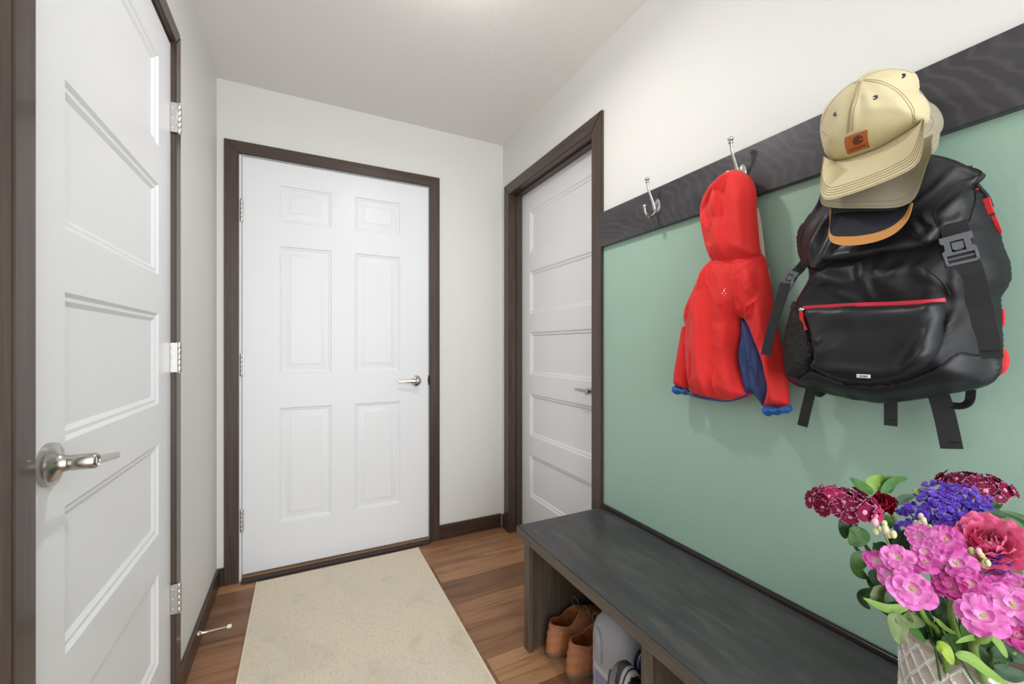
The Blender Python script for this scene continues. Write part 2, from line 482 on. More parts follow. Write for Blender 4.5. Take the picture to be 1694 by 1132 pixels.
# left door: face at XL, hinges on the far edge, opens into the hall
XD = XL + .003
d1 = thing('door_1', 'white five-panel door on the left with a satin lever', None, (XD, LD[1], 0), kind='structure')
y0, y1 = LD[0] + .004, LD[1] - .003
lw = y1 - y0
tops = [1.929, 1.571, 1.211, .849, .487]
bm = leaf(lw, 2.036, .035, [(.969 - y0, 1.481 - y0, t - .252, t) for t in tops], SH)
bmesh.ops.transform(bm, matrix=Matrix.Translation((XD, y0, .01)) @ Matrix.Rotation(R(90), 4, 'Z'), verts=bm.verts)
obj('door_leaf', bm, M['white'], d1, 25)
for z in (1.825, 1.096, .362):
    hinge(d1, (XL + .0245, 1.5965, z), (1, 0, 0), (0, -1, 0), .09, .0062, .0)
    bm = NB(); box(bm, XL + .0035, XL + .0215, 1.5905, 1.5925, z - .045, z + .045, .0005, 1)
    for dz in (-.03, .0, .03): lathe(bm, (XL + .009, 1.5906, z + dz), (0, -1, 0), [(0, .0028), (.0006, .0028), (.0009, .0018), (.0009, 0)], 12)
    obj('hinge_plate', bm, M['hinge'], d1, 40)
hd = thing('lever_handle', None, None, (XD, .913, .945)); hd.parent = d1; hd.location = Vector((XD, .913, .945)) - d1.location
def lever(parent, c, out, side, m, rose=.033, reach=.055, tip=.112, neck=.0115, flat=True):
    """rose, neck, turned barrel and flat tapering blade of a door lever"""
    c = Vector(c); out = Vector(out); side = Vector(side)
    bm = NB()
    lathe(bm, c, out, [(0, rose), (.004, rose), (.0085, rose * .93), (.0105, rose * .72), (.014, rose * .52), (.02, neck * 1.25), (.028, neck), (reach * .62, neck)], 36)
    r = obj('rose', bm, m, parent, 40)
    bm = NB()
    lathe(bm, c + out * (reach * .58), out, [(0, neck * 1.12), (.001, neck * 1.2), (reach * .5, neck * 1.2), (reach * .56, neck * .9), (reach * .58, 0)], 28)
    obj('barrel', bm, m, parent, 40)
    bm = NB()
    q = c + out * (reach * .88)
    pts = [q, q + side * tip * .35 - out * .002, q + side * tip * .7 - out * .004, q + side * tip - out * .008]
    hw = [.0085, .0080, .0072, .0062]; ht = [.0042, .0036, .003, .0026]
    rings = []
    for p, a, b_ in zip(catmull(pts, 4), *(np.interp(np.linspace(0, 3, 13), range(4), z).tolist() for z in (hw, ht))):
        rings.append([bm.verts.new(p + Vector((0, 0, 1)) * a * sz + out * b_ * so) for sz, so in ((-1, -.6), (-.6, -1), (.6, -1), (1, -.6), (1, .6), (.6, 1), (-.6, 1), (-1, .6))])
    for A, B in zip(rings, rings[1:]):
        for k in range(8): bm.faces.new([A[k], A[(k + 1) % 8], B[(k + 1) % 8], B[k]])
    bm.faces.new(rings[0][::-1]); bm.faces.new(rings[-1])
    obj('lever', bm, m, parent, 40)

def turned_lever(parent, c, out, side, m):
    """left door: broad rose, flared neck, stout barrel, short blade"""
    c = Vector(c); out = Vector(out); side = Vector(side)
    bm = NB(); lathe(bm, c, out, [(0, .034), (.003, .0345), (.009, .0335), (.0095, .029), (.012, .025), (.015, .0175), (.020, .0135), (.026, .0125), (.0265, .0115), (.028, .0115)], 40)
    obj('rose', bm, m, parent, 40)
    bm = NB(); lathe(bm, c + out * .0275, out, [(0, .0118), (.0008, .0124), (.030, .0124), (.0325, .0105), (.033, .009), (.031, .008), (.031, 0)], 32)
    obj('barrel', bm, m, parent, 40)
    bm = NB()
    q = c + out * .055
    up = Vector((0, 0, 1))
    rings = []
    for s_, a, b_ in ((0, .0068, .004), (.03, .0066, .0038), (.06, .0062, .0035), (.098, .0058, .003), (.112, .0055, .0028)):
        p = q + side * s_ - out * (s_ * .03) - up * (s_ * .14)
        rings.append([bm.verts.new(p + up * a * sz + out * b_ * so) for sz, so in ((-1, -.6), (-.7, -1), (.7, -1), (1, -.6), (1, .6), (.7, 1), (-.7, 1), (-1, .6))])
    for A, B in zip(rings, rings[1:]):
        for k in range(8): bm.faces.new([A[k], A[(k + 1) % 8], B[(k + 1) % 8], B[k]])
    bm.faces.new(rings[0][::-1]); bm.faces.new(rings[-1])
    obj('lever', bm, m, parent, 40)
def handle(door, loc):
    h = bpy.data.objects.new('lever_handle', None); C.collection.objects.link(h)
    h.parent = door; h.location = Vector(loc) - ORIGIN[door.name]; ORIGIN[h.name] = Vector(loc)
    return h
bpy.data.objects.remove(hd)
h = handle(d1, (XD, .913, .943)); turned_lever(h, (XD, .913, .943), (1, 0, 0), (0, 1, 0), M['steel'])

# far door: six raised panels, hinges at its left
RP = [(0, 0), (.0045, .0055), (.010, .0055), (.015, .0085), (.021, .0085), (.047, .0025), (.0485, .0012)]
d2 = thing('door_2', 'white six-panel door at the end of the hall', None, (FD[0], YF, 0), kind='structure')
x0, x1 = FD[0] + .007, FD[1] - .008
zr = [(1.755, 1.934), (.994, 1.631), (.25, .822)]
bm = leaf(x1 - x0, 2.018, .044, [(a - x0, b_ - x0, c_ - .03, d_ - .03) for (c_, d_) in zr for (a, b_) in ((-.103, .134), (.250, .488))], RP)
bmesh.ops.transform(bm, matrix=Matrix.Translation((x0, YF + .003, .030)), verts=bm.verts)
obj('door_leaf', bm, M['white'], d2, 20)
for z in (1.785, 1.042, .293): hinge(d2, (x0 - .003, YF - .005, z), (0, -1, 0), (1, 0, 0), .106, .0055, .008)
h = handle(d2, (.577, YF + .003, .935)); lever(h, (.577, YF + .003, .935), (0, -1, 0), (-1, 0, 0), M['chrome'], .031, .052, .103)
bm = NB(); box(bm, FD[1] - .010, FD[1] - .0035, YF - .0045, YF + .03, .908, .962, .001, 1); box(bm, FD[1] - .012, FD[1] - .0035, YF - .007, YF + .004, .925, .945, .001, 1)
obj('strike_plate', bm, M['black_metal'], d2)

# right door: face set back in the wall
XQ = XR + .074
d3 = thing('door_3', 'white five-panel door set back in the right wall', None, (XQ, RD[0], 0), kind='structure')
y0, y1 = RD[0] + .003, RD[1] - .003
tops = [1.929, 1.571, 1.211, .849, .490]
bm = leaf(y1 - y0, 2.04, .035, [(.100, y1 - y0 - .103, t - .248, t) for t in [z - .006 for z in tops]], SH)
# face looks to -x : local -y -> world -x ; local x -> world -y
bmesh.ops.transform(bm, matrix=Matrix.Translation((XQ, y1, .008)) @ Matrix.Rotation(R(-90), 4, 'Z'), verts=bm.verts)
obj('door_leaf', bm, M['white'], d3, 25)
h = handle(d3, (XQ, 1.535, .926)); lever(h, (XQ, 1.535, .926), (-1, 0, 0), (0, 1, 0), M['steel'], .031, .054, .11)

# doorstop on the left baseboard
ds = thing('door_stop', 'small nickel door stop with white tip on the left baseboard', 'door stop', (XL + .012, 1.925, .052))
p = Vector((XL + .012, 1.925, .052)); q = Vector((-.246, 1.925, .052))
bm = NB(); lathe(bm, p, (q - p), [(0, .0105), (.003, .0105), (.006, .0085), (.014, .0055), (.03, .0042), (.092, .0036)], 16); obj('rod', bm, M['chrome'], ds)
bm = NB(); lathe(bm, p + (q - p).normalized() * .09, (q - p), [(0, .0062), (.001, .007), (.013, .007), (.0145, .006), (.0145, 0)], 16); obj('rubber_tip', bm, M['white_plastic'], ds)

# ceiling lamp (above the frame)
cl = thing('ceiling_light', 'round flush ceiling lamp in the middle of the hall', 'ceiling light', (.42, 1.2, HC))
bm = NB(); lathe(bm, (.42, 1.2, HC), (0, 0, -1), [(0, .11), (.012, .11), (.022, .1), (.026, .05), (.026, 0)], 40); obj('pan', bm, M['white_plastic'], cl)
bm = NB(); lathe(bm, (.42, 1.2, HC - .024), (0, 0, -1), [(0, .03), (.05, .026), (.06, .02), (.06, 0)], 24); obj('socket', bm, M['white_plastic'], cl)

# ================================================================== RUG
def rug_material():
    m = mat('rug_pile', S(226, 212, 190), .95, mix=[
        (S(214, 208, 194), (3.4, 2.6, 1), .45, .66, .8), (S(218, 198, 170), (4.2, 3.0, 1), .50, .70, .7),
        (S(190, 182, 160), (110, 60, 8), .50, .72, .7), (S(180, 178, 162), (8, 7, 2), .56, .74, .45), (S(196, 188, 168), (240, 120, 8), .5, .7, .6)],
        bump=((420, 420, 420), .5, 2, .002), sheen=.2)
    return m
M['rug'] = rug_material()
M['rug_edge'] = mat('rug_binding', S(232, 218, 196), .9, bump=((300, 300, 300), .4, 2, .002))
rg = thing('floor_rug', 'cream distressed-pattern runner rug lying in front of the six-panel door', 'rug', (.19, 1.6, 0))
RX0, RX1, RY0, RY1 = -.2, .576, .72, 2.327
bm = NB()
nx, ny = 40, 84
G = []
for i in range(nx + 1):
    row = []
    for j in range(ny + 1):
        x = RX0 + .008 + (RX1 - RX0 - .016) * i / nx; y = RY0 + .008 + (RY1 - RY0 - .016) * j / ny
        row.append(bm.verts.new((x, y, .0085 + .0008 * noise.noise(Vector((x * 6, y * 6, 0))))))
    G.append(row)
for i in range(nx):
    for j in range(ny): bm.faces.new([G[i][j], G[i + 1][j], G[i + 1][j + 1], G[i][j + 1]])
ext = bmesh.ops.extrude_face_region(bm, geom=bm.faces[:])
for e_ in ext['geom']:
    if isinstance(e_, bmesh.types.BMVert): e_.co.z = .0008
obj('pile', bm, M['rug'], rg)
bm = NB()
z_ = .0052
tube(bm, [(RX0 + .004, RY0 + .004, z_), (RX0 + .004, RY1 - .004, z_), (RX1 - .004, RY1 - .004, z_), (RX1 - .004, RY0 + .004, z_), (RX0 + .004, RY0 + .004, z_)], .0048, 8, 1)
obj('binding', bm, M['rug_edge'], rg)

# ================================================================== RAIL AND HOOKS
YR0 = -.7
RF = XR - .020
bm = NB(); box(bm, RF, XR, YR0, 1.3895, 1.543, 1.685, .0015, 1)
tag(obj('hook_rail', bm, M['rail'], None, 25), 'dark stained wooden board with coat hooks along the right wall', 'rail')

def coat_hook(y, z, label):
    t = thing('coat_hook', label, 'hook', (RF, y, z), 'double coat hooks on the rail')
    bm = NB(); lathe(bm, (RF, y, z), (-1, 0, 0), [(0, .0145), (.003, .0145), (.0055, .012), (.007, .007), (.008, 0)], 24, sx=1.72, up=(0, 1, 0))
    obj('rose', bm, M['chrome'], t)
    P = lambda x, dz: Vector((x, y, z + dz))
    bm = NB()
    tube(bm, [P(RF - .003, -.012), P(RF - .013, -.013), P(1.083, .012), P(1.071, .036), P(1.060, .058), P(1.0575, .078)], [.0075, .0062, .0052, .0044, .0038, .0036], 12, 6)
    lathe(bm, P(1.0575, .074), (-.1, 0, 1), [(0, .004), (.001, .0062), (.004, .0064), (.005, .0045), (.007, .0052), (.010, .0078), (.014, .0084), (.017, .0072), (.0185, .004), (.019, 0)], 18)
    obj('upper_prong', bm, M['chrome'], t, 50)
    bm = NB()
    tube(bm, [P(RF - .006, -.014), P(1.088, -.030), P(1.073, -.041), P(1.058, -.040), P(1.048, -.028), P(1.0455, -.014)], [.0068, .0052, .0042, .0038, .0036, .0036], 12, 6)
    lathe(bm, P(1.0455, -.018), (-.08, 0, 1), [(0, .0038), (.001, .0058), (.0035, .0058), (.0045, .0042), (.007, .0058), (.010, .0066), (.013, .0058), (.015, .003), (.0153, 0)], 18)
    obj('lower_prong', bm, M['chrome'], t, 50)
    return t
coat_hook(1.074, 1.618, 'empty satin nickel double coat hook nearest the doorway')
coat_hook(.761, 1.616, 'satin nickel double coat hook with the red jacket hanging on it')

# ================================================================== BENCH
BX, BZ = .714, .4607
bn = thing('storage_bench', 'long dark stained wooden bench with open cubbies below the hooks', 'bench', (.92, .4, 0))
YE = -.7
bm = NB(); box(bm, BX, XR - .002, YE, 1.3885, BZ - .037, BZ, .0025, 2)
obj('seat_board', bm, M['bench'], bn, 25)
bm = NB(); box(bm, BX - .0006, BX + .004, YE, 1.389, BZ - .0365, BZ - .003, .001, 1)
obj('front_edge', bm, M['bench_edge'], bn, 25)
FX = .742
def upright(ya, yb):
    bm = NB()
    box(bm, FX, FX + .019, ya, yb, 0, BZ - .037, .0015, 1)
    obj('stile', bm, M['bench_v'], bn, 25)
upright(1.343, 1.381); upright(.737, .776); upright(.10, .14); upright(-.6, -.56)
for (ya, yb) in ((1.3605, 1.3785), (.748, .766), (.111, .129), (-.589, -.571)):
    bm = NB(); box(bm, FX + .019, XR - .002, ya, yb, 0, BZ - .037); obj('divider', bm, M['bench_v'], bn, 25)
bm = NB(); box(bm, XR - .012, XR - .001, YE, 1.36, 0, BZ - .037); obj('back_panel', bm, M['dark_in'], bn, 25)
bm = NB(); box(bm, XR - .016, XR - .0015, YE, 1.3885, BZ, BZ + .016, .005, 3)
struct('trim_8', bm, mat('moulding_stain', S(50, 46, 46), .28), 40, 'dark half-round moulding along the back of the bench')

# ================================================================== SOFT SHAPES
def px2(plane, pts): return [onX(plane, u, v) for u, v in pts]
def zc(ox, oy, sc): return lambda pts: [(ox + x / sc, oy + y / sc) for x, y in pts]
ZJ = zc(1040, 200, 2.177)     # sheet measured on the jacket
ZB = zc(1240, 240, 2.176)     # backpack
ZC = zc(1280, 80, 3.329)      # caps
ZF = zc(1320, 760, 3.043)     # flowers
ZS = zc(880, 980, 7.445)      # cubby

def outline(pts, XL_, XR_=None, smooth=4):
    """sight lines -> (Y,Z) outline; the plane may slant from XL_ (first=largest Y) to XR_"""
    if XR_ is None: XR_ = XL_
    us = [p[0] for p in pts]; a, b = min(us), max(us)
    o = []
    for (u, v) in pts:
        X = XL_ + (XR_ - XL_) * (u - a) / max(1e-6, b - a)
        q = onX(X, u, v); o.append((q.y, q.z))
    if smooth: o = [(p.x, p.y) for p in catmull([(a_, b_, 0) for a_, b_ in o], smooth, True)]
    return o

def resample(o, step):
    P = np.array(o); Q = np.vstack([P, P[:1]])
    d = np.r_[0, np.cumsum(np.linalg.norm(np.diff(Q, axis=0), axis=1))]
    n = max(8, int(d[-1] / step)); t = np.linspace(0, d[-1], n, endpoint=False)
    return np.c_[np.interp(t, d, Q[:, 0]), np.interp(t, d, Q[:, 1])]

def inside(P, pts):
    x, y = pts[:, 0], pts[:, 1]; r = np.zeros(len(pts), bool)
    n = len(P); j = n - 1
    for i in range(n):
        xi, yi = P[i]; xj, yj = P[j]
        c = ((yi > y) != (yj > y)) & (x < (xj - xi) * (y - yi) / (yj - yi + 1e-12) + xi)
        r ^= c; j = i
    return r

def edge_dist(P, pts):
    A = P; B = np.roll(P, -1, 0); d = np.full(len(pts), 9.)
    for a, b in zip(A, B):
        ab = b - a; t = np.clip(((pts - a) @ ab) / (ab @ ab + 1e-12), 0, 1)
        d = np.minimum(d, np.linalg.norm(pts - (a + t[:, None] * ab), axis=1))
    return d

def mesh2d(o, step):
    P = resample(o, step)
    mn, mx = P.min(0), P.max(0)
    g = []
    r_ = 0; y = mn[1]
    while y < mx[1]:
        xs = np.arange(mn[0] + (step / 2 if r_ % 2 else 0), mx[0], step)
        g += [(x, y) for x in xs]; y += step * .866; r_ += 1
    g = np.array(g)
    if len(g):
        g = g[inside(P, g)]
        if len(g): g = g[edge_dist(P, g) > step * .55]
    n = len(P)
    allp = np.vstack([P, g]) if len(g) else P
    vs, es, fs, *_ = delaunay_2d_cdt([Vector(p) for p in allp.tolist()], [(i, (i + 1) % n) for i in range(n)], [], 1, 1e-6)
    V = np.array([(v.x, v.y) for v in vs])
    return P, V, [list(f) for f in fs]

PW = [.5]
def prof(s): s = np.clip(s, 0, 1); return np.clip(1 - (1 - s) ** 2, 0, 1) ** PW[0]
def crumple(amp, sc, stretch=(1, 1), seed=0, oct=3, tilt=0):
    """sharp-crested cloth creases"""
    ct, st = math.cos(tilt), math.sin(tilt)
    def f(V):
        o = []
        for y, z in V:
            a, b = (y * ct + z * st) * sc * stretch[0], (-y * st + z * ct) * sc * stretch[1]
            h_, k, g = 0, 1, 1
            w_ = noise.noise(Vector((a * .6 + seed, b * .6, 9)))
            for i in range(oct):
                n_ = noise.noise(Vector((a * k + seed + w_, b * k - seed + w_, seed * 1.7 + i)))
                h_ += g * (max(0, 1 - abs(n_) * 3.2) ** 1.6 - .3); k *= 1.9; g *= .5
            o.append(amp * h_)
        return np.array(o)
    return f

def ridges(segs, plane):
    """folds: [(u0,v0,u1,v1,width m, height m)] -> function of (Y,Z)"""
    Q = []
    for (u0, v0, u1, v1, w_, a, *wl) in segs:
        p, q = onX(plane, u0, v0), onX(plane, u1, v1)
        Q.append((np.array([p.y, p.z]), np.array([q.y, q.z]), w_, a, wl[0] if wl else w_))
    def f(V):
        h_ = np.zeros(len(V)); lo_ = np.zeros(len(V))
        for p, q, w_, a, wl in Q:
            ab = q - p; t0 = ((V - p) @ ab) / (ab @ ab + 1e-12); t = np.clip(t0, 0, 1)
            d = np.linalg.norm(V - (p + t[:, None] * ab), axis=1)
            taper = .35 + .65 * np.sin(np.clip(t, .02, .98) * PI)
            lf = V[:, 0] > (p + t[:, None] * ab)[:, 0]
            v = a * taper * np.exp(-(d / np.where(lf, wl, w_)) ** 2)
            if a > 0: h_ = np.maximum(h_, v)
            else: lo_ = np.minimum(lo_, v)
        return h_ + lo_
    return f

def wrinkle(amp, sc, stretch=(1, 1), seed=0, ridged=True):
    def f(V):
        o = []
        for y, z in V:
            n_ = noise.noise(Vector((y * sc * stretch[0] + seed, z * sc * stretch[1], seed * .7)))
            n2 = noise.noise(Vector((y * sc * 2.3 * stretch[0] - seed, z * sc * 2.3 * stretch[1], 3.1 + seed)))
            v = (1 - abs(n_) * 2.2) * .7 + n2 * .4 if ridged else n_ + .4 * n2
            o.append(amp * v)
        return np.array(o)
    return f

def puff(o, Xm, Tf, Rf, Tb=.02, Rb=.03, folds=(), step=.007, slope=None, fadeR=.02, swell=None):
    """closed cushion: widest at plane Xm, front swelling to -x, back to +x"""
    P, V, F = mesh2d(o, step)
    d = edge_dist(P, V)
    bnd = d < 1e-5
    xm = Xm + (slope(V) if slope else 0)
    front = xm - Tf * prof(d / Rf) * (swell(V) if swell else 1)
    k = np.clip(d / fadeR, 0, 1)
    for f in folds: front = front - f(V) * k
    back = xm + Tb * prof(d / Rb)
    front = np.minimum(front, xm - .0004 * (d > 1e-5))
    bm = NB()
    fv = [bm.verts.new((front[i] if not bnd[i] else (xm[i] if slope else xm), V[i, 0], V[i, 1])) for i in range(len(V))]
    bv = [fv[i] if bnd[i] else bm.verts.new((back[i], V[i, 0], V[i, 1])) for i in range(len(V))]
    for f in F:
        try: bm.faces.new([fv[i] for i in f])
        except ValueError: pass
        try: bm.faces.new([bv[i] for i in f[::-1]])
        except ValueError: pass
    bmesh.ops.recalc_face_normals(bm, faces=bm.faces)
    return bm

class Surf:
    """front surface (smallest x) of one or more bmeshes, looked up by (y,z) or by sight line"""
    def __init__(s, *bms): s.t = [BVHTree.FromBMesh(b) for b in bms]
    def yz(s, y, z, fb=None):
        best = None
        for t in s.t:
            h_ = t.ray_cast(Vector((0, y, z)), Vector((1, 0, 0)))
            if h_[0] is not None and (best is None or h_[0].x < best): best = h_[0].x
        return fb if best is None else best
    def px(s, u, v, fb):
        best = None
        for t in s.t:
            d = sight(u, v).normalized()
            h_ = t.ray_cast(Vector((0, 0, CAM_H)), d)
            if h_[0] is not None and (best is None or h_[3] < best[1]): best = (h_[0], h_[3])
        return onX(fb, u, v) if best is None else best[0]
    def out(s, pts, fb, smooth=4):
        o = []
        for u, v in pts:
            q = s.px(u, v, fb); o.append((q.y, q.z))
        if smooth: o = [(p.x, p.y) for p in catmull([(a, b, 0) for a, b in o], smooth, True)]
        return o

def patch(o, surf, fb, lift=.0015, Tf=.003, Rf=.006, folds=(), step=.006, back=.004, fadeR=.01):
    """cloth piece lying on surf: follows its front, with its own thickness and rounded rim"""
    P, V, F = mesh2d(o, step)
    d = edge_dist(P, V); bnd = d < 1e-5
    base = np.array([surf.yz(y, z, np.nan) if surf else np.nan for y, z in V])
    if np.isnan(base).all(): base[:] = fb
    elif np.isnan(base).any():
        ok = np.where(~np.isnan(base))[0]
        for i in np.where(np.isnan(base))[0]:
            j = ok[np.argmin(((V[ok] - V[i]) ** 2).sum(1))]; base[i] = base[j]
    if surf:
        nb = [[] for _ in V]
        for f in F:
            for a_, b_ in zip(f, f[1:] + f[:1]): nb[a_].append(b_); nb[b_].append(a_)
        for _ in range(7): base = np.array([.4 * base[i] + .6 * base[n_].mean() if n_ else base[i] for i, n_ in enumerate(nb)])
    base = base - lift
    front = base - Tf * prof(d / Rf)
    k = np.clip(d / fadeR, 0, 1)
    for f in folds: front = front - f(V) * k
    bm = NB()
    fv = [bm.verts.new((front[i], V[i, 0], V[i, 1])) for i in range(len(V))]
    bv = [bm.verts.new((base[i] + back, V[i, 0], V[i, 1])) for i in range(len(V))]
    for f in F:
        try: bm.faces.new([fv[i] for i in f]); bm.faces.new([bv[i] for i in f[::-1]])
        except ValueError: pass
    # wall round the rim
    key = {(round(p[0], 6), round(p[1], 6)): i for i, p in enumerate(V)}
    idx = [i for i in (key.get((round(p[0], 6), round(p[1], 6))) for p in P) if i is not None]
    for a, b in zip(idx, idx[1:] + idx[:1]):
        try: bm.faces.new([fv[a], fv[b], bv[b], bv[a]])
        except ValueError: pass
    bmesh.ops.recalc_face_normals(bm, faces=bm.faces)
    return bm

def ribbon(bm, pts, width, th=.0018, nrm=(-1, 0, 0), sm=5, mi=0, widths=None):
    """flat webbing along pts"""
    P = catmull(pts, sm) if sm > 1 else [Vector(p) for p in pts]
    nrm = Vector(nrm); rings = []
    for i, p in enumerate(P):
        d = (P[min(i + 1, len(P) - 1)] - P[max(i - 1, 0)]).normalized()
        s_ = d.cross(nrm).normalized(); n_ = s_.cross(d).normalized()
        if n_.dot(nrm) < 0: n_ = -n_
        w_ = width if widths is None else float(np.interp(i / (len(P) - 1), np.linspace(0, 1, len(widths)), widths))
        rings.append([bm.verts.new(p + s_ * w_ / 2 * a + n_ * th * b) for a, b in ((-1, 0), (-.96, 1), (.96, 1), (1, 0), (.96, -1), (-.96, -1))])
    for A, B in zip(rings, rings[1:]):
        for k in range(6): bm.faces.new([A[k], A[(k + 1) % 6], B[(k + 1) % 6], B[k]]).material_index = mi
    bm.faces.new(rings[0][::-1]); bm.faces.new(rings[-1])
    return bm

def seam(surf, pts, fb, r=.0007, lift=.0004, bm=None, n=5):
    bm = bm or NB()
    P = [surf.px(u, v, fb) - Vector((lift, 0, 0)) for u, v in pts]
    # densify through the (y,z) plane so that the seam stays on the cloth
    Q = []
    for p in catmull(P, 8):
        x = surf.yz(p.y, p.z, None)
        Q.append(Vector((x - lift if x is not None else p.x, p.y, p.z)))
    tube(bm, Q, r, n, 1)
    return bm
PW[0] = .72
# ================================================================== JACKET
M['red'] = mat('red_shell', S(222, 44, 42), .68, bump=((90, 90, 45), .2, 4, .002), spec=.35, sheen=.1)
M['blue'] = mat('navy_lining', S(44, 66, 118), .45, bump=((70, 70, 30), .3, 3, .003))
M['blue_cuff'] = mat('blue_cuff', S(26, 88, 158), .5, bump=((140, 140, 60), .4, 3, .003))
M['cream'] = mat('cream_lining', S(205, 196, 182), .8)
M['silver'] = mat('reflective_print', S(225, 205, 205), .35)
jk = thing('child_jacket', "child's red hooded windbreaker with blue lining and cuffs hanging from a hook", 'jacket', (1.06, .75, 1.3))

def jr(x0, y0, x1, y1, w_, a, *wl): p, q = ZJ([(x0, y0), (x1, y1)]); return (*p, *q, w_, a * 1.5, *wl)
neck = [(283, 498), (262, 520), (245, 545), (225, 590), (200, 640), (184, 688), (182, 715), (190, 742), (188, 790), (190, 850), (196, 920), (204, 965),
        (214, 985), (240, 996), (290, 1006), (350, 1012), (400, 1002), (432, 986), (412, 975), (398, 940), (388, 900), (380, 860), (384, 800), (390, 750), (386, 712), (400, 712),
        (418, 740), (436, 786), (456, 836), (473, 888), (486, 940), (484, 985), (474, 1022), (480, 1032), (520, 1034), (556, 1028), (568, 1015), (561, 950), (550, 870), (534, 790), (518, 700), (508, 650), (498, 590),
        (490, 545), (482, 510), (472, 482), (440, 470), (380, 470), (320, 475)]
body_o = outline(ZJ(neck), 1.050, 1.058, 3)
jf = ridges([jr(272, 512, 256, 620, .006, .012, .016), jr(256, 600, 264, 985, .011, .016, .030), jr(330, 560, 344, 760, .010, .008, .022), jr(342, 720, 352, 985, .009, .013, .026), jr(386, 700, 392, 930, .006, .009, .020),
             jr(378, 520, 388, 660, .003, .006, .008), jr(216, 640, 200, 700, .006, .007, .012), jr(232, 760, 214, 950, .007, .008, .014),
             jr(409, 702, 462, 634, .005, .012), jr(381, 650, 396, 698, .003, .007), jr(408, 700, 448, 694, .004, .008), jr(424, 540, 452, 640, .008, .010, .022), jr(466, 600, 490, 800, .008, .014, .024), jr(486, 800, 512, 1000, .008, .014, .022), jr(420, 730, 470, 850, .004, .006),
             jr(495, 950, 486, 1020, .004, .007), jr(540, 960, 552, 1020, .004, .006), jr(372, 900, 330, 985, .004, .008), jr(345, 930, 380, 985, .003, .006), jr(250, 985, 262, 880, .004, .006), jr(300, 990, 308, 900, .004, .006), jr(225, 900, 222, 970, .003, .005), jr(392, 800, 350, 880, .005, .006)], 1.03)
bmB = puff(body_o, 1.072, .040, .07, .025, .03, [jf, crumple(.004, 8, (1, .22), 2, 2, .1), crumple(.0022, 30, (1, .5), 6, 2)], .0042)
sB = Surf(bmB)
# left sleeve
ls = [(186, 742), (205, 745), (222, 800), (222, 870), (214, 930), (206, 966), (178, 962), (153, 950), (152, 922), (160, 870), (172, 805)]
bmL = puff(outline(ZJ(ls), 1.06, 1.07, 3), 1.078, .022, .022, .02, .02, [crumple(.003, 12, (1, .3), 9, 2)], .0042)
# hood
hd_ = [(372, 172), (345, 177), (320, 194), (285, 222), (258, 262), (243, 300), (240, 345), (249, 392), (261, 440), (272, 480), (286, 504), (330, 512), (400, 505), (440, 494), (472, 484),
       (466, 440), (461, 380), (456, 330), (455, 280), (451, 238), (436, 206), (410, 184)]
hf = ridges([jr(352, 184, 328, 260, .006, .014, .016), jr(328, 250, 330, 350, .006, .014, .020), jr(330, 340, 340, 500, .008, .010, .024), jr(320, 200, 268, 330, .009, -.012), jr(262, 330, 300, 400, .006, .010), jr(300, 400, 322, 330, .005, .006),
             jr(275, 440, 330, 470, .006, .006), jr(400, 220, 408, 480, .008, .007, .016), jr(436, 230, 448, 470, .006, .008, .014), jr(350, 185, 420, 205, .005, .006), jr(250, 360, 285, 490, .007, .006)], 1.03)
bmH = puff(outline(ZJ(hd_), 1.035, 1.06, 3), 1.062, .043, .055, .03, .035, [hf, crumple(.004, 9, (1, .25), 1, 2, .1), wrinkle(.0018, 34, (1, .5), 7)], .004)
sH = Surf(bmH)
sJ = Surf(bmB, bmH)
# trims read from the shapes before they are linked
# navy gusset between body and sleeve
gs = [(384, 706), (404, 716), (420, 742), (440, 790), (458, 838), (475, 888), (490, 935), (490, 985), (478, 1012), (470, 1032), (454, 1012), (432, 984), (408, 988), (398, 960), (388, 905), (378, 862), (380, 820), (390, 780), (390, 740)]
bmG = puff(outline(ZJ(gs), 1.055, 1.055, 3), 1.074, .014, .02, .012, .02, [ridges([jr(402, 740, 420, 960, .003, .009, .008), jr(430, 800, 452, 990, .003, .008, .007), jr(455, 860, 476, 990, .003, .007, .006), (*ZJ([(400, 750)])[0], *ZJ([(425, 960)])[0], .005, .009), (*ZJ([(415, 760)])[0], *ZJ([(462, 1000)])[0], .004, .008), (*ZJ([(392, 860)])[0], *ZJ([(412, 970)])[0], .004, .007)], 1.06)], .0045)
hem = NB()
tube(hem, [sB.px(u, v, 1.06) - Vector((.001, 0, -.001)) for u, v in ZJ([(206, 968), (216, 982), (245, 994), (290, 1003), (350, 1009), (398, 1000), (430, 985)])], .0036, 8, 6)
nk = NB()
logo = NB()
lc = ZJ([(343, 612), (337, 622), (350, 622), (343, 630), (347, 604)])
seams = NB()
for pts in ([(290, 506), (340, 514), (400, 507), (440, 497), (470, 487)], ):
    seam(sJ, ZJ(pts), 1.04, .0012, .0002, seams)
for pts in ([(292, 520), (300, 640), (306, 720)], [(372, 520), (376, 600), (378, 690)]):
    seam(sB, ZJ(pts), 1.05, .0007, .0002, seams)
for (u, v), r_ in zip(lc, (.0035, .002, .002, .0016, .0016)):
    p = sB.px(u, v, 1.05); lathe(logo, p + Vector((.0004, 0, 0)), (-1, -.3, 0), [(0, r_), (.0009, r_ * .95), (.0012, 0)], 10, sx=.7)
def cuff(pts, XL_, XR_, xm, sd):
    o = outline(ZJ(pts), XL_, XR_, 3)
    return puff(o, xm, .020, .014, .016, .014, [wrinkle(.007, 90, (1, .25), sd, False)], .004, fadeR=.004)
bmC1 = cuff([(466, 1034), (480, 1028), (520, 1032), (560, 1026), (574, 1024), (581, 1042), (562, 1056), (545, 1054), (522, 1064), (505, 1060), (488, 1068), (472, 1056)], 1.035, 1.045, 1.055, 3)
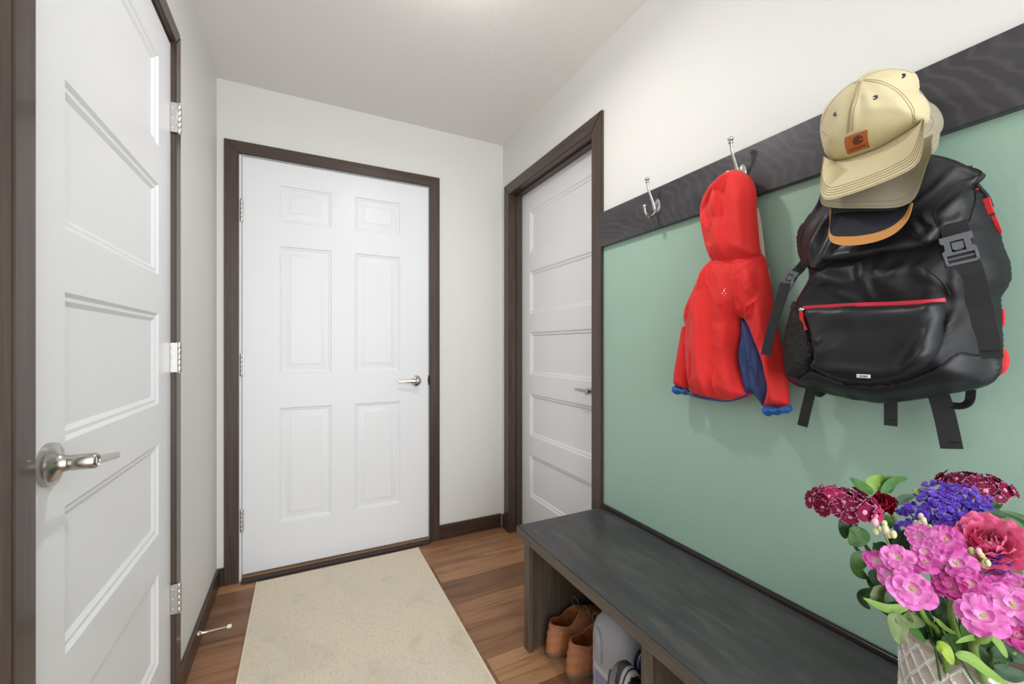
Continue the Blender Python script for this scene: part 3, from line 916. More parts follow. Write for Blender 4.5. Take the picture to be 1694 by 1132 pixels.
bmC2 = cuff([(150, 960), (160, 952), (182, 960), (202, 964), (208, 982), (196, 990), (180, 984), (166, 988), (152, 980)], 1.06, 1.065, 1.076, 6)
lin = NB()
L_ = [onX(1.085, u, v) for u, v in ZJ([(457, 318), (466, 350), (474, 410), (482, 480), (492, 530), (500, 545), (503, 600), (508, 650), (518, 700)])]
ribbon(lin, L_, .012, .003, (-1, -.4, 0), 4)
obj('lining', lin, M['cream'], jk, 40)
s1 = obj('body', bmB, M['red'], jk, 60); obj('hood', bmH, M['red'], jk, 60)
s2 = obj('sleeve', bmL, M['red'], jk, 60)
obj('cuff', bmC1, M['blue_cuff'], s1, 60); obj('cuff', bmC2, M['blue_cuff'], s2, 60)
g_ = obj('gusset', bmG, M['blue'], jk, 60); g_['label'] = 'navy blue underarm lining'
obj('hem_band', hem, M['blue'], jk, 60); obj('seam', seams, M['red'], jk, 60); obj('logo', logo, M['silver'], jk, 60)

PW[0] = .5
# ================================================================== BACKPACK
M['pack'] = mat('black_nylon', S(23, 22, 26), .5, bump=((60, 60, 60), .12, 5, .002), spec=.4)
M['pack2'] = mat('charcoal_nylon', S(27, 26, 31), .42, bump=((60, 60, 60), .12, 5, .002), spec=.5)
M['web'] = mat('black_webbing', S(27, 27, 29), .62, bump=((20, 20, 900), .4, 1, .001))
M['buckle'] = mat('grey_buckle_plastic', S(92, 94, 100), .45)
M['zip_red'] = mat('red_zip', S(186, 36, 52), .5)
M['zip_tape'] = mat('zip_tape', S(18, 18, 20), .7)
M['pull_red'] = mat('red_pull', S(205, 40, 45), .45)
M['tagw'] = mat('woven_tag', S(205, 205, 205), .6)
M['mesh'] = mat('black_mesh', S(24, 24, 26), .7, bump=((330, 330, 330), .9, 0, .004))
bp_ = thing('backpack', 'large black flap backpack with red zips and grey buckles hanging beside the jacket', 'backpack', (1.04, .43, 1.2))

shell = [(250, 150), (232, 205), (196, 262), (170, 296), (158, 340), (166, 400), (186, 440), (196, 480), (175, 520), (152, 556), (136, 600), (121, 655), (109, 715), (109, 775), (120, 822), (137, 850), (180, 870), (240, 885), (330, 906),
         (420, 922), (490, 929), (560, 923), (640, 911), (720, 896), (800, 882), (860, 864), (893, 838), (908, 795), (912, 740), (909, 650), (908, 595), (902, 548), (934, 502), (945, 470), (936, 410),
         (914, 362), (903, 315), (888, 262), (866, 208), (845, 168), (815, 140), (790, 90), (730, 58), (660, 36), (540, 30), (400, 60), (300, 100)]
so = outline(ZB(shell), 1.0, 1.047, 2)
def br(x0, y0, x1, y1, w_, a): p, q = ZB([(x0, y0), (x1, y1)]); return (*p, *q, w_, a)
sf = ridges([br(410, 415, 455, 500, .005, .014), br(455, 500, 420, 548, .006, .010), br(300, 520, 400, 560, .010, .009), br(250, 500, 330, 480, .006, .010), br(560, 430, 500, 520, .012, .012), br(640, 440, 720, 520, .004, .008), br(700, 480, 640, 545, .010, .010), br(735, 450, 745, 560, .006, .014), br(740, 580, 700, 700, .006, .012), br(860, 480, 905, 440, .006, .008), br(830, 540, 900, 560, .008, .008),
             (*ZB([(250, 470)])[0], *ZB([(400, 520)])[0], .014, .010), (*ZB([(400, 410)])[0], *ZB([(440, 545)])[0], .011, .016), (*ZB([(470, 470)])[0], *ZB([(560, 540)])[0], .02, .014), (*ZB([(620, 450)])[0], *ZB([(720, 520)])[0], .012, .012),
             (*ZB([(720, 470)])[0], *ZB([(735, 560)])[0], .007, .012), (*ZB([(740, 700)])[0], *ZB([(560, 830)])[0], .016, .012), (*ZB([(820, 480)])[0], *ZB([(900, 520)])[0], .014, .010), (*ZB([(830, 260)])[0], *ZB([(900, 440)])[0], .02, .008)], .96)
bmP = puff(so, 1.045, .085, .075, .055, .05, [sf, crumple(.009, 4.5, (1, .8), 4, 2, .6)], .0052, swell=lambda V: np.interp(V[:, 1], [1.27, 1.42], [1, .38]))
sP = Surf(bmP)
# curved bottom panel
bt = [(122, 815), (180, 835), (215, 805), (330, 852), (440, 862), (560, 842), (660, 800), (742, 745), (800, 752), (906, 765), (912, 800), (893, 838), (860, 864), (800, 882), (720, 896), (640, 911), (560, 923), (490, 929), (420, 922), (330, 906), (240, 885), (180, 870), (137, 850)]
bmBt = patch(sP.out(ZB(bt), 1.03, 2), sP, 1.03, .001, .005, .01, [crumple(.004, 7, (1, 1.4), 7, 2)], .005)
# front pocket
pk = [(205, 590), (330, 580), (460, 577), (600, 572), (704, 563), (702, 640), (694, 720), (660, 782), (600, 818), (540, 842), (440, 858), (330, 848), (262, 822), (215, 796), (240, 765), (226, 700), (212, 640)]
pf = ridges([br(235, 775, 300, 700, .006, .010), br(225, 730, 290, 690, .004, .007), br(690, 640, 600, 760, .012, .012), br(700, 690, 560, 830, .006, .008), br(260, 800, 480, 820, .008, .006), (*ZB([(240, 780)])[0], *ZB([(330, 700)])[0], .010, .010), (*ZB([(480, 800)])[0], *ZB([(660, 690)])[0], .016, -.006), (*ZB([(560, 820)])[0], *ZB([(690, 700)])[0], .010, .010), (*ZB([(300, 620)])[0], *ZB([(600, 610)])[0], .02, .007),
             (*ZB([(640, 600)])[0], *ZB([(680, 560)])[0], .008, .006)], .95)
bmPk = patch(sP.out(ZB(pk), .97, 2), sP, .97, .002, .016, .022, [pf, crumple(.006, 4.5, (1, .8), 11, 2, .8)], .005)
sPk = Surf(bmP, bmPk)
# lid flap over the top
fl = [(262, 150), (232, 205), (196, 262), (170, 296), (158, 340), (166, 395), (196, 428), (236, 450), (256, 444), (278, 424), (330, 420), (400, 410), (470, 396), (545, 386), (620, 374), (668, 358), (692, 342), (702, 322), (745, 300), (782, 290),
      (802, 244), (815, 195), (822, 150), (838, 101), (790, 78), (735, 52), (660, 32), (540, 26), (400, 56), (300, 100)]
ff = ridges([br(600, 250, 690, 320, .005, .010), br(560, 270, 640, 350, .006, .009), br(700, 330, 600, 350, .006, .009), br(180, 360, 250, 300, .006, .008), br(240, 440, 300, 390, .004, .008), br(600, 350, 300, 410, .004, .007), (*ZB([(790, 85)])[0], *ZB([(665, 245)])[0], .008, .010), (*ZB([(665, 245)])[0], *ZB([(700, 320)])[0], .008, .008), (*ZB([(240, 250)])[0], *ZB([(205, 400)])[0], .010, .012), (*ZB([(280, 400)])[0], *ZB([(600, 345)])[0], .010, .008),
             (*ZB([(300, 300)])[0], *ZB([(260, 420)])[0], .009, .011), (*ZB([(620, 290)])[0], *ZB([(690, 335)])[0], .009, .009), (*ZB([(815, 130)])[0], *ZB([(790, 270)])[0], .008, .006), (*ZB([(560, 300)])[0], *ZB([(660, 340)])[0], .006, .010)], .95)
bmF = patch(sP.out(ZB(fl), 1.02, 2), sP, 1.02, .006, .012, .008, [ff, crumple(.007, 7, (1, .7), 15, 2, .5)], .005)
sF = Surf(bmP, bmPk, bmF)
# mesh side pocket
mp_ = [(150, 562), (180, 600), (205, 640), (222, 690), (240, 745), (226, 790), (205, 815), (170, 832), (140, 830), (120, 800), (110, 760), (112, 715), (124, 655), (136, 600)]
bmM = patch(sP.out(ZB(mp_), 1.02, 2), sP, 1.02, .0015, .008, .012, [wrinkle(.003, 30, (1, 1), 3)], .006)
shellO = obj('shell', bmP, M['pack'], bp_, 60)
obj('bottom_panel', bmBt, M['pack2'], bp_, 60)
pocket = obj('front_pocket', bmPk, M['pack2'], bp_, 60)
flap = obj('flap', bmF, M['pack2'], bp_, 60)
obj('mesh_pocket', bmM, M['mesh'], bp_, 60)
# red zip along the pocket mouth
zp = ZB([(196, 586), (260, 582), (330, 578), (400, 575), (460, 573), (530, 571), (600, 567), (660, 563), (706, 558)])
Z_ = [sPk.px(u, v, .96) - Vector((.0025, 0, 0)) for u, v in zp]
bm = NB(); ribbon(bm, Z_, .0075, .0018, (-1, -.3, .1), 4); obj('zip', bm, M['zip_red'], pocket, 40)
bm = NB(); tube(bm, [p + Vector((-.0015, 0, -.0055)) for p in Z_], .0016, 6, 4); obj('zip_piping', bm, M['zip_tape'], pocket, 40)
# pull at the left end of the zip
bm = NB()
pl = [sPk.px(u, v, .96) - Vector((.005, 0, 0)) for u, v in ZB([(192, 600), (194, 625), (201, 650), (209, 668)])]
ribbon(bm, pl, .008, .0022, (-1, 0, 0), 4); obj('zip_pull', bm, M['pull_red'], pocket, 40)
bm = NB(); ball(bm, pl[0] + Vector((-.001, 0, .004)), .006, 0, .6, 1, .8, 10); obj('zip_slider', bm, M['chrome'], pocket, 40)
# label tag
tg = [sF.px(u, v, .98) for u, v in ZB([(392, 832), (436, 832)])]
bm = NB(); c_ = (tg[0] + tg[1]) / 2; xx = min(sPk.yz(c_.y, c_.z, c_.x) or c_.x, c_.x)
box(bm, xx - .006, xx - .002, c_.y - .0105, c_.y + .0105, c_.z - .0035, c_.z + .0035, .0006, 1)
obj('woven_label', bm, M['tagw'], pocket, 30)
bm = NB(); ball(bm, (xx - .0062, c_.y + .003, c_.z), .0014, 0, .4, 1, 1, 8)
for dy in (-.001, -.0035, -.006): box(bm, xx - .0066, xx - .0058, c_.y + dy - .0007, c_.y + dy + .0007, c_.z - .0012, c_.z + .0012)
obj('label_print', bm, M['zip_tape'], pocket, 30)
# seams
for pts in (fl[3:12], fl[12:26], [(800, 75), (745, 140), (690, 205), (665, 245), (690, 310)], [(640, 445), (690, 490), (722, 540)], [(745, 752), (800, 752), (860, 762)], [(150, 845), (240, 862), (330, 880), (440, 888), (560, 880)]):
    bm = seam(sF, ZB(pts), .97, .0011, .0006)
    obj('seam', bm, M['zip_tape'], bp_, 60)
# webbing straps with side release buckles
def strap(pts, width, lift, nm='strap', surf=None, fb=.97, m='web', th=.0016):
    P = [(surf.px(u, v, fb) if surf else onX(fb, u, v)) - Vector((lift, 0, 0)) for u, v in ZB(pts)]
    bm = NB(); ribbon(bm, P, width, th, (-1, -.25, 0), 5)
    return obj(nm, bm, M[m], bp_, 40), P
s_r, P1 = strap([(738, 285), (752, 330), (765, 400), (782, 440)], .034, .008, 'upper_strap', sF)
s_r2, P2 = strap([(778, 415), (790, 450), (812, 520), (828, 590), (842, 660), (856, 720), (862, 768)], .0365, .010, 'strap', sF)
s_l, P3 = strap([(205, 425), (190, 445), (165, 470), (150, 500)], .020, .008, 'upper_strap', sF, .985)
s_l2, P4 = strap([(148, 500), (138, 540), (118, 600), (100, 660), (86, 715), (78, 756)], .021, .020, 'strap', None, .975)
def end_stitch(P, width, parent):
    d = (P[-1] - P[-2]).normalized(); c = P[-1] - d * .012; s_ = d.cross(Vector((-1, 0, 0))).normalized()
    bm = NB(); tube(bm, [c + s_ * width * .45 - Vector((.0022, 0, 0)), c - s_ * width * .45 - Vector((.0022, 0, 0))], .0008, 6, 1); obj('stitching', bm, M['zip_tape'], parent, 40)
end_stitch(P2, .0365, s_r2); end_stitch(P4, .021, s_l2)
def buckle(c, d, w_, h_, name='buckle'):
    """side release buckle: socket with two windows, tongue piece and lower bar frame"""
    d = Vector(d).normalized(); n_ = Vector((-1, -.25, 0)).normalized(); s_ = d.cross(n_).normalized(); n_ = s_.cross(d).normalized()
    if n_.x > 0: n_ = -n_
    mt = Matrix((( s_.x, n_.x, d.x, c.x), (s_.y, n_.y, d.y, c.y), (s_.z, n_.z, d.z, c.z), (0, 0, 0, 1)))
    t = NB(); W, H = w_ / 2, h_ / 2; th = .0035
    def plate(pts, y0_, y1_):
        lo = [t.verts.new((x, y0_, z)) for x, z in pts]; hi_ = [t.verts.new((x, y1_, z)) for x, z in pts]
        t.faces.new(lo); t.faces.new(hi_[::-1]); n2 = len(pts)
        for i in range(n2): t.faces.new([lo[i], hi_[i], hi_[(i + 1) % n2], lo[(i + 1) % n2]])
    # socket: waisted outline, with the tongue seen between its arms
    for sg in (1, -1):
        plate([(sg * W * .98, -H), (sg * W * .98, -H * .62), (sg * W * .78, -H * .50), (sg * W * .80, -H * .10), (sg * W, H * .02), (sg * W, H * .30), (sg * W * .55, H * .30), (sg * W * .42, H * .12), (sg * W * .40, -H * .60), (sg * W * .62, -H)][::sg], -th, th)
    plate([(-W * .62, -H), (-W * .42, -H * .62), (W * .42, -H * .62), (W * .62, -H)], -th, th)
    plate([(-W * .34, -H * .52), (-W * .34, -H * .08), (-W * .16, H * .02), (W * .16, H * .02), (W * .34, -H * .08), (W * .34, -H * .52)], -th * .8, th * .8)
    box(t, -W * .56, W * .56, -th * .9, th * .9, H * .10, H * .30, .0008, 1)
    box(t, -W, -W * .80, -th, th, H * .26, H, .0010, 1)
    box(t, W * .80, W, -th, th, H * .26, H, .0010, 1)
    box(t, -W, W, -th, th, H * .80, H, .0010, 1)
    box(t, -W * .8, W * .8, -th * .6, th * .6, H * .46, H * .60, .0010, 1)
    bm = NB(); join(bm, t, 0, mt)
    o = obj(name, bm, M['buckle'], bp_, 30); return o
def mid(pts, fb, lift): q = [sF.px(u, v, fb) for u, v in ZB(pts)]; return (q[0] + q[1]) / 2 - Vector((lift, 0, 0)), q[1] - q[0]
c_, d_ = mid([(757, 325), (780, 436)], .96, .016); d_.x = 0; buckle(c_, d_, .039, .050)
c_, d_ = mid([(176, 448), (136, 528)], .985, .016); c_.x = min(c_.x, .975); d_.x = 0; buckle(c_, d_, .026, .043)
# zip on the right flank with red pull and red piping
bm = NB(); F_ = [sF.px(u, v, 1.05) - Vector((.003, 0, 0)) for u, v in ZB([(818, 142), (838, 165), (858, 190), (872, 225), (886, 262), (903, 316)])]
tube(bm, F_[:4], .0035, 8, 4); obj('zip_cord', bm, M['zip_tape'], bp_, 40)
bm = NB(); P = [sF.px(u, v, 1.05) - Vector((.007, 0, 0)) for u, v in ZB([(856, 196), (864, 222), (874, 250)])]; ribbon(bm, P, .009, .003, (-1, 0, 0), 4); obj('zip_pull', bm, M['pull_red'], bp_, 40); bm = NB()
P = [sF.px(u, v, 1.05) - Vector((.005, 0, 0)) for u, v in ZB([(880, 258), (892, 285), (905, 318)])]; ribbon(bm, P, .006, .002, (-1, 0, 0), 4)
obj('zip_pull', bm, M['pull_red'], bp_, 40)
bm = NB(); P = [sF.px(u, v, 1.05) - Vector((.003, 0, 0)) for u, v in ZB([(812, 150), (822, 160), (832, 158)])]; tube(bm, P, .002, 6, 4); obj('zip_pull', bm, M['pull_red'], bp_, 40)
bm = NB(); tube(bm, [onX(1.062, u, v) for u, v in ZB([(909, 590), (912, 620), (911, 650)])], .003, 6, 4)
obj('side_piping', bm, M['pull_red'], bp_, 40); bm = NB()
tube(bm, [onX(1.055, u, v) for u, v in ZB([(908, 735), (911, 765), (906, 800), (890, 826)])], [.004, .008, .008, .004], 8, 5)
obj('side_piping', bm, M['pull_red'], bp_, 40)
# straps hanging below
for nm, pts, w_, fb in (('compression_strap', [(224, 868), (214, 910), (202, 960), (190, 1012)], .0215, 1.07), ('compression_strap', [(507, 905), (508, 950), (508, 1011)], .021, 1.07),
                        ('shoulder_strap', [(672, 880), (690, 930), (708, 1000), (728, 1094)], .0305, 1.085)):
    o_, P_ = strap(pts, w_, 0, nm, None, fb)
    end_stitch(P_, w_, o_)
bm = NB(); ribbon(bm, [onX(1.09, u, v) for u, v in ZB([(690, 896), (700, 925), (730, 938), (770, 938), (792, 920), (797, 880)])], .0135, .0016, (-.8, 0, .6), 6); obj('strap_loop', bm, M['web'], bp_, 40)
bm = NB(); ribbon(bm, [onX(1.095, u, v) for u, v in ZB([(236, 880), (250, 900), (268, 890), (270, 878)])], .012, .0016, (-.8, 0, .6), 6); obj('strap_loop', bm, M['web'], bp_, 40)

# ================================================================== CAPS
M['tan'] = mat('tan_canvas', S(203, 190, 152), .85, bump=((420, 420, 420), .35, 2, .001), sheen=.1)
M['tan2'] = mat('khaki_grey_canvas', S(150, 142, 122), .85, bump=((420, 420, 420), .35, 2, .001), sheen=.1)
M['thread'] = mat('brown_thread', S(150, 134, 100), .8)
M['charcoal'] = mat('charcoal_cloth', S(62, 60, 66), .7, bump=((300, 300, 300), .2, 2, .001))
M['navy'] = mat('navy_cotton', S(30, 33, 42), .8, mix=[(S(80, 86, 98), (260, 260, 130), .62, .75, .7)], bump=((300, 300, 300), .4, 2, .001))
M['orange'] = mat('tan_leather_trim', S(190, 130, 62), .6)
M['leather'] = mat('leather_patch', S(178, 96, 44), .55, bump=((160, 160, 160), .3, 3, .001))
M['burnt'] = mat('embossed_print', S(98, 52, 40), .6)

def bill(J, E, X_J, X_E, bulge=.004, th=.0022, nu=28, nv=9, surf=None, sag=0):
    """curved visor between the crown seam J and the rim E (sight-line sheets); returns bmesh + grid"""
    def pl(pts, X, s_):
        P = []
        n = len(pts)
        for i, (u, v) in enumerate(pts):
            x = X[0] + (X[1] - X[0]) * i / (n - 1) if isinstance(X, tuple) else X
            P.append(s_.px(u, v, x) if s_ else onX(x, u, v))
        P = catmull(P, 8)
        d = np.r_[0, np.cumsum([(b - a).length for a, b in zip(P, P[1:])])]
        return [Vector([np.interp(t, d, [p[k] for p in P]) for k in range(3)]) for t in np.linspace(0, d[-1], nu + 1)]
    a, b = pl(J, X_J, surf), pl(E, X_E, None)
    bm = NB(); G = []
    for i in range(nu + 1):
        row = []
        for j in range(nv + 1):
            t = j / nv
            p = a[i].lerp(b[i], t); p.x -= bulge * math.sin(PI * t) + sag * math.sin(PI * i / nu) * t
            row.append(p)
        G.append(row)
    n_ = Vector((-1, -.3, -.3)).normalized()
    top = [[bm.verts.new(p + n_ * th) for p in r_] for r_ in G]; bot = [[bm.verts.new(p - n_ * th) for p in r_] for r_ in G]
    for i in range(nu):
        for j in range(nv):
            bm.faces.new([top[i][j], top[i + 1][j], top[i + 1][j + 1], top[i][j + 1]]); bm.faces.new([bot[i][j], bot[i][j + 1], bot[i + 1][j + 1], bot[i + 1][j]])
    for i in range(nu):
        bm.faces.new([top[i][nv], top[i + 1][nv], bot[i + 1][nv], bot[i][nv]]); bm.faces.new([top[i][0], bot[i][0], bot[i + 1][0], top[i + 1][0]])
    for j in range(nv):
        bm.faces.new([top[0][j], top[0][j + 1], bot[0][j + 1], bot[0][j]]); bm.faces.new([top[nu][j], bot[nu][j], bot[nu][j + 1], top[nu][j + 1]])
    return bm, [[p + n_ * th for p in r_] for r_ in G]

# tan cap on top of the stack
c1 = thing('baseball_cap', 'tan canvas cap with a brown leather patch, frontmost of the hanging caps', 'cap', (.96, .44, 1.6), 'caps hanging over the backpack')
cr = [(480, 168), (430, 198), (382, 232), (340, 268), (300, 312), (268, 362), (250, 420), (247, 480), (256, 530), (270, 580), (284, 606), (330, 620), (400, 612), (450, 598), (560, 562), (640, 522), (720, 472), (790, 424), (832, 396), (848, 350), (850, 318), (838, 284), (812, 252),
      (784, 226), (788, 170), (770, 130), (725, 116), (650, 107), (590, 110), (540, 128)]
crf = ridges([(*ZC([(480, 180)])[0], *ZC([(440, 440)])[0], .006, .005), (*ZC([(500, 190)])[0], *ZC([(540, 330)])[0], .007, .004), (*ZC([(520, 160)])[0], *ZC([(780, 350)])[0], .010, .006), (*ZC([(470, 190)])[0], *ZC([(300, 330)])[0], .010, .003), (*ZC([(785, 230)])[0], *ZC([(800, 380)])[0], .012, .006)], .92)
bmK = puff(outline(ZC(cr), .965, .985, 3), .99, .078, .075, .05, .06, [crf, wrinkle(.002, 20, (1, 1), 21)], .005)
sK = Surf(bmK)
J = ZC([(282, 598), (300, 610), (340, 616), (400, 610), (450, 596), (560, 558), (640, 518), (720, 470), (790, 424), (828, 392)])
E_ = ZC([(282, 604), (270, 680), (267, 770), (284, 826), (322, 838), (400, 822), (480, 797), (560, 768), (640, 736), (710, 704), (775, 668), (812, 628), (827, 560), (831, 480), (829, 396)])
bmV, GV = bill(J, E_, .95, (.925, .885), .006, .0024, 34, 10, sK, .012)
bm = NB()
def along(G, t, lift=.0006, i0=0, i1=None):
    n = len(G[0]) - 1; o = []
    for r_ in G[i0:i1]:
        f = t * n; j = min(int(f), n - 1); o.append(r_[j].lerp(r_[j + 1], f - j) - Vector((lift, lift * .3, 0)))
    return o
for t in (.97, .90, .84, .78, .72): tube(bm, along(GV, t, .0004), .00055, 5, 1)
crown = obj('crown', bmK, M['tan'], c1, 60)
vis = obj('visor', bmV, M['tan'], c1, 60)
obj('stitching', bm, M['thread'], vis, 60)
bm = NB()
for pts in ([(478, 180), (455, 250), (430, 320), (418, 400), (414, 465)], [(470, 182), (445, 252), (423, 322), (410, 402), (405, 470)], [(486, 184), (466, 250), (448, 322), (436, 400), (432, 455)],
            [(492, 172), (570, 176), (650, 206), (710, 250), (752, 300), (776, 355), (784, 410)], [(492, 178), (570, 188), (645, 218), (700, 260), (738, 308), (764, 362), (772, 416)],
            [(470, 174), (410, 205), (350, 262), (306, 318), (276, 372), (262, 430)], [(490, 166), (560, 132), (640, 116), (720, 122), (768, 138)],
            [(282, 598), (340, 612), (400, 605), (450, 592), (560, 553), (640, 513), (720, 465), (790, 418), (828, 386)], [(268, 455), (285, 475), (298, 480)]):
    seam(sK, ZC(pts), .93, .00055, .0003, bm)
obj('stitching', bm, M['thread'], crown, 60)
bm = NB()
p = sK.px(*ZC([(468, 180)])[0], .93); ball(bm, p, .006, 0, .5, 1.3, .6, 14)
obj('button', bm, M['tan'], c1, 60)
for q in ((342, 362), (556, 272), (709, 153)):
    p = sK.px(*ZC([q])[0], .93); bm = NB()
    lathe(bm, p + Vector((.0006, 0, 0)), (-1, -.35, .2), [(0, .0044), (.0012, .0044), (.0018, .0032), (.0008, .0018), (.0002, 0)], 14)
    obj('eyelet', bm, M['charcoal'], c1, 60)
# leather patch: follows the crown, with its own mark and lettering
po = [sK.px(u, v, .93) for u, v in ZC([(394, 494), (518, 450), (531, 546), (410, 586)])]
bm = NB(); n_ = 8; G = []
for i in range(n_ + 1):
    row = []
    for j in range(n_ + 1):
        p = po[0].lerp(po[1], i / n_).lerp(po[3].lerp(po[2], i / n_), j / n_); x = sK.yz(p.y, p.z, p.x); p.x = min(x, p.x + .002) - .0018; row.append(p)
    G.append(row)
Vt = [[bm.verts.new(p) for p in r_] for r_ in G]; Vb = [[bm.verts.new(p + Vector((.003, 0, 0))) for p in r_] for r_ in G]
for i in range(n_):
    for j in range(n_): bm.faces.new([Vt[i][j], Vt[i + 1][j], Vt[i + 1][j + 1], Vt[i][j + 1]]); bm.faces.new([Vb[i][j], Vb[i][j + 1], Vb[i + 1][j + 1], Vb[i + 1][j]])
for i in range(n_):
    bm.faces.new([Vt[i][0], Vb[i][0], Vb[i + 1][0], Vt[i + 1][0]]); bm.faces.new([Vt[i][n_], Vt[i + 1][n_], Vb[i + 1][n_], Vb[i][n_]])
    bm.faces.new([Vt[0][i], Vt[0][i + 1], Vb[0][i + 1], Vb[0][i]]); bm.faces.new([Vt[n_][i], Vb[n_][i], Vb[n_][i + 1], Vt[n_][i + 1]])
patch_o = obj('patch', bm, M['leather'], crown, 30); patch_o['label'] = 'brown leather patch with dark mark'
def on_patch(s_, t, lift=.0006):
    i = min(max(s_, 0), 1) * n_; j = min(max(t, 0), 1) * n_; a, b_ = min(int(i), n_ - 1), min(int(j), n_ - 1)
    p = G[a][b_].lerp(G[a + 1][b_], i - a).lerp(G[a][b_ + 1].lerp(G[a + 1][b_ + 1], i - a), j - b_)
    return p - Vector((lift, 0, 0))
bm = NB()     # the open round mark with its curling tip
mk = [(.74, .20), (.66, .17), (.55, .17), (.44, .24), (.37, .36), (.36, .50), (.42, .62), (.54, .69), (.68, .68), (.80, .60), (.84, .50), (.74, .53), (.66, .50), (.64, .43), (.70, .38), (.80, .40), (.84, .38), (.80, .29), (.72, .30), (.68, .27), (.72, .23)]
cen = bm.verts.new(on_patch(.52, .44))
mv = [bm.verts.new(on_patch(a, b_)) for a, b_ in mk]
for a, b_ in zip(mv, mv[1:] + mv[:1]): bm.faces.new([cen, a, b_])
e_ = bmesh.ops.extrude_face_region(bm, geom=bm.faces[:])
for g in e_['geom']:
    if isinstance(g, bmesh.types.BMVert): g.co.x += .0007
obj('mark', bm, M['burnt'], patch_o, 30)
def word(text, mapf, size, parent, m, name='lettering'):
    """lettering laid on a surface: mapf takes (x, y) in letter units to a point"""
    fc = bpy.data.curves.new('lettering', 'FONT'); fc.body = text; fc.size = size; fc.align_x = 'CENTER'; fc.align_y = 'CENTER'; fc.extrude = 0
    fo = bpy.data.objects.new('lettering', fc); C.collection.objects.link(fo)
    dg = bpy.context.evaluated_depsgraph_get(); me = bpy.data.meshes.new_from_object(fo.evaluated_get(dg))
    bpy.data.objects.remove(fo)
    bm = NB(); bm.from_mesh(me); bpy.data.meshes.remove(me)
    e_ = bmesh.ops.extrude_face_region(bm, geom=bm.faces[:])
    for g in e_['geom']:
        if isinstance(g, bmesh.types.BMVert): g.co.z += 1
    for v in bm.verts:
        d = v.co.z; v.co = mapf(v.co.x, v.co.y, d)
    bmesh.ops.remove_doubles(bm, verts=bm.verts, dist=1e-7)
    return obj(name, bm, m, parent, 0)
word('carhartt', lambda x, y, d: on_patch(.5 + x * .24, .84 - y * .24, .0004 + .0005 * d), 1, patch_o, M['burnt'])
bm = NB()
tube(bm, [on_patch(a, b_, .0002) for a, b_ in ((.06, .06), (.5, .06), (.94, .06), (.94, .5), (.94, .94), (.5, .94), (.06, .94), (.06, .5), (.06, .06))], .0004, 5, 1)
obj('stitching', bm, M['thread'], patch_o, 60)

# khaki grey cap behind it
c2 = thing('baseball_cap', 'khaki grey canvas cap just behind the tan patch cap', 'cap', (1.0, .42, 1.6), 'caps hanging over the backpack')
cr2 = [(700, 150), (790, 220), (840, 282), (880, 308), (912, 346), (929, 392), (925, 430), (905, 462), (903, 500), (890, 545), (860, 590), (800, 600), (640, 600), (420, 640), (300, 610), (290, 480), (340, 320), (480, 200), (600, 150)]
bmK2 = puff(outline(ZC(cr2), 1.015, 1.035, 3), 1.04, .055, .06, .035, .05, [ridges([(*ZC([(850, 320)])[0], *ZC([(905, 430)])[0], .008, .006), (*ZC([(840, 480)])[0], *ZC([(890, 500)])[0], .01, .005)], .98)], .006)
sK2 = Surf(bmK2)
E2 = ZC([(284, 700), (266, 770), (266, 840), (285, 868), (330, 880), (420, 886), (520, 886), (620, 886), (700, 880), (752, 862), (790, 830), (812, 780), (828, 720), (850, 640), (872, 560)])
J2 = ZC([(290, 600), (330, 610), (420, 610), (560, 590), (700, 550), (800, 510), (880, 470)])
bmV2, GV2 = bill(J2, E2, (.98, .985), (.945, .93), .004, .0024, 34, 8, None, .012)
cw2 = obj('crown', bmK2, M['tan2'], c2, 60); vs2 = obj('visor', bmV2, M['tan2'], c2, 60)
bm = NB()
for pts in ([(842, 330), (880, 400), (862, 450), (836, 470)], [(905, 462), (870, 500), (840, 520)], [(900, 500), (866, 545), (846, 580)]): seam(sK2, ZC(pts), .98, .0006, .0003, bm)
for t in (.96, .88): tube(bm, along(GV2, t, .0004), .0005, 5, 1)
obj('stitching', bm, M['thread'], cw2, 60)

# charcoal cap: thin rim showing below the khaki one
c3 = thing('baseball_cap', 'charcoal cap, only its thin dark visor showing below the khaki grey cap', 'cap', (1.0, .42, 1.5), 'caps hanging over the backpack')
E3 = ZC([(262, 780), (245, 880), (242, 915), (262, 925), (320, 918), (400, 908), (520, 902), (640, 898), (720, 890), (755, 872), (780, 800)])
J3 = ZC([(300, 640), (330, 660), (420, 690), (560, 660), (700, 600), (760, 560)])
bmV3, GV3 = bill(J3, E3, 1.01, (.962, .945), .002, .0022, 30, 7, None, .010)
obj('visor', bmV3, M['charcoal'], c3, 60)
cr3 = [(330, 320), (480, 220), (680, 220), (800, 330), (830, 470), (780, 580), (640, 610), (430, 620), (330, 580), (300, 480)]
bmK3 = puff(outline(ZC(cr3), 1.04, 1.05, 3), 1.065, .035, .05, .03, .04, [], .009); obj('crown', bmK3, M['charcoal'], c3, 60)

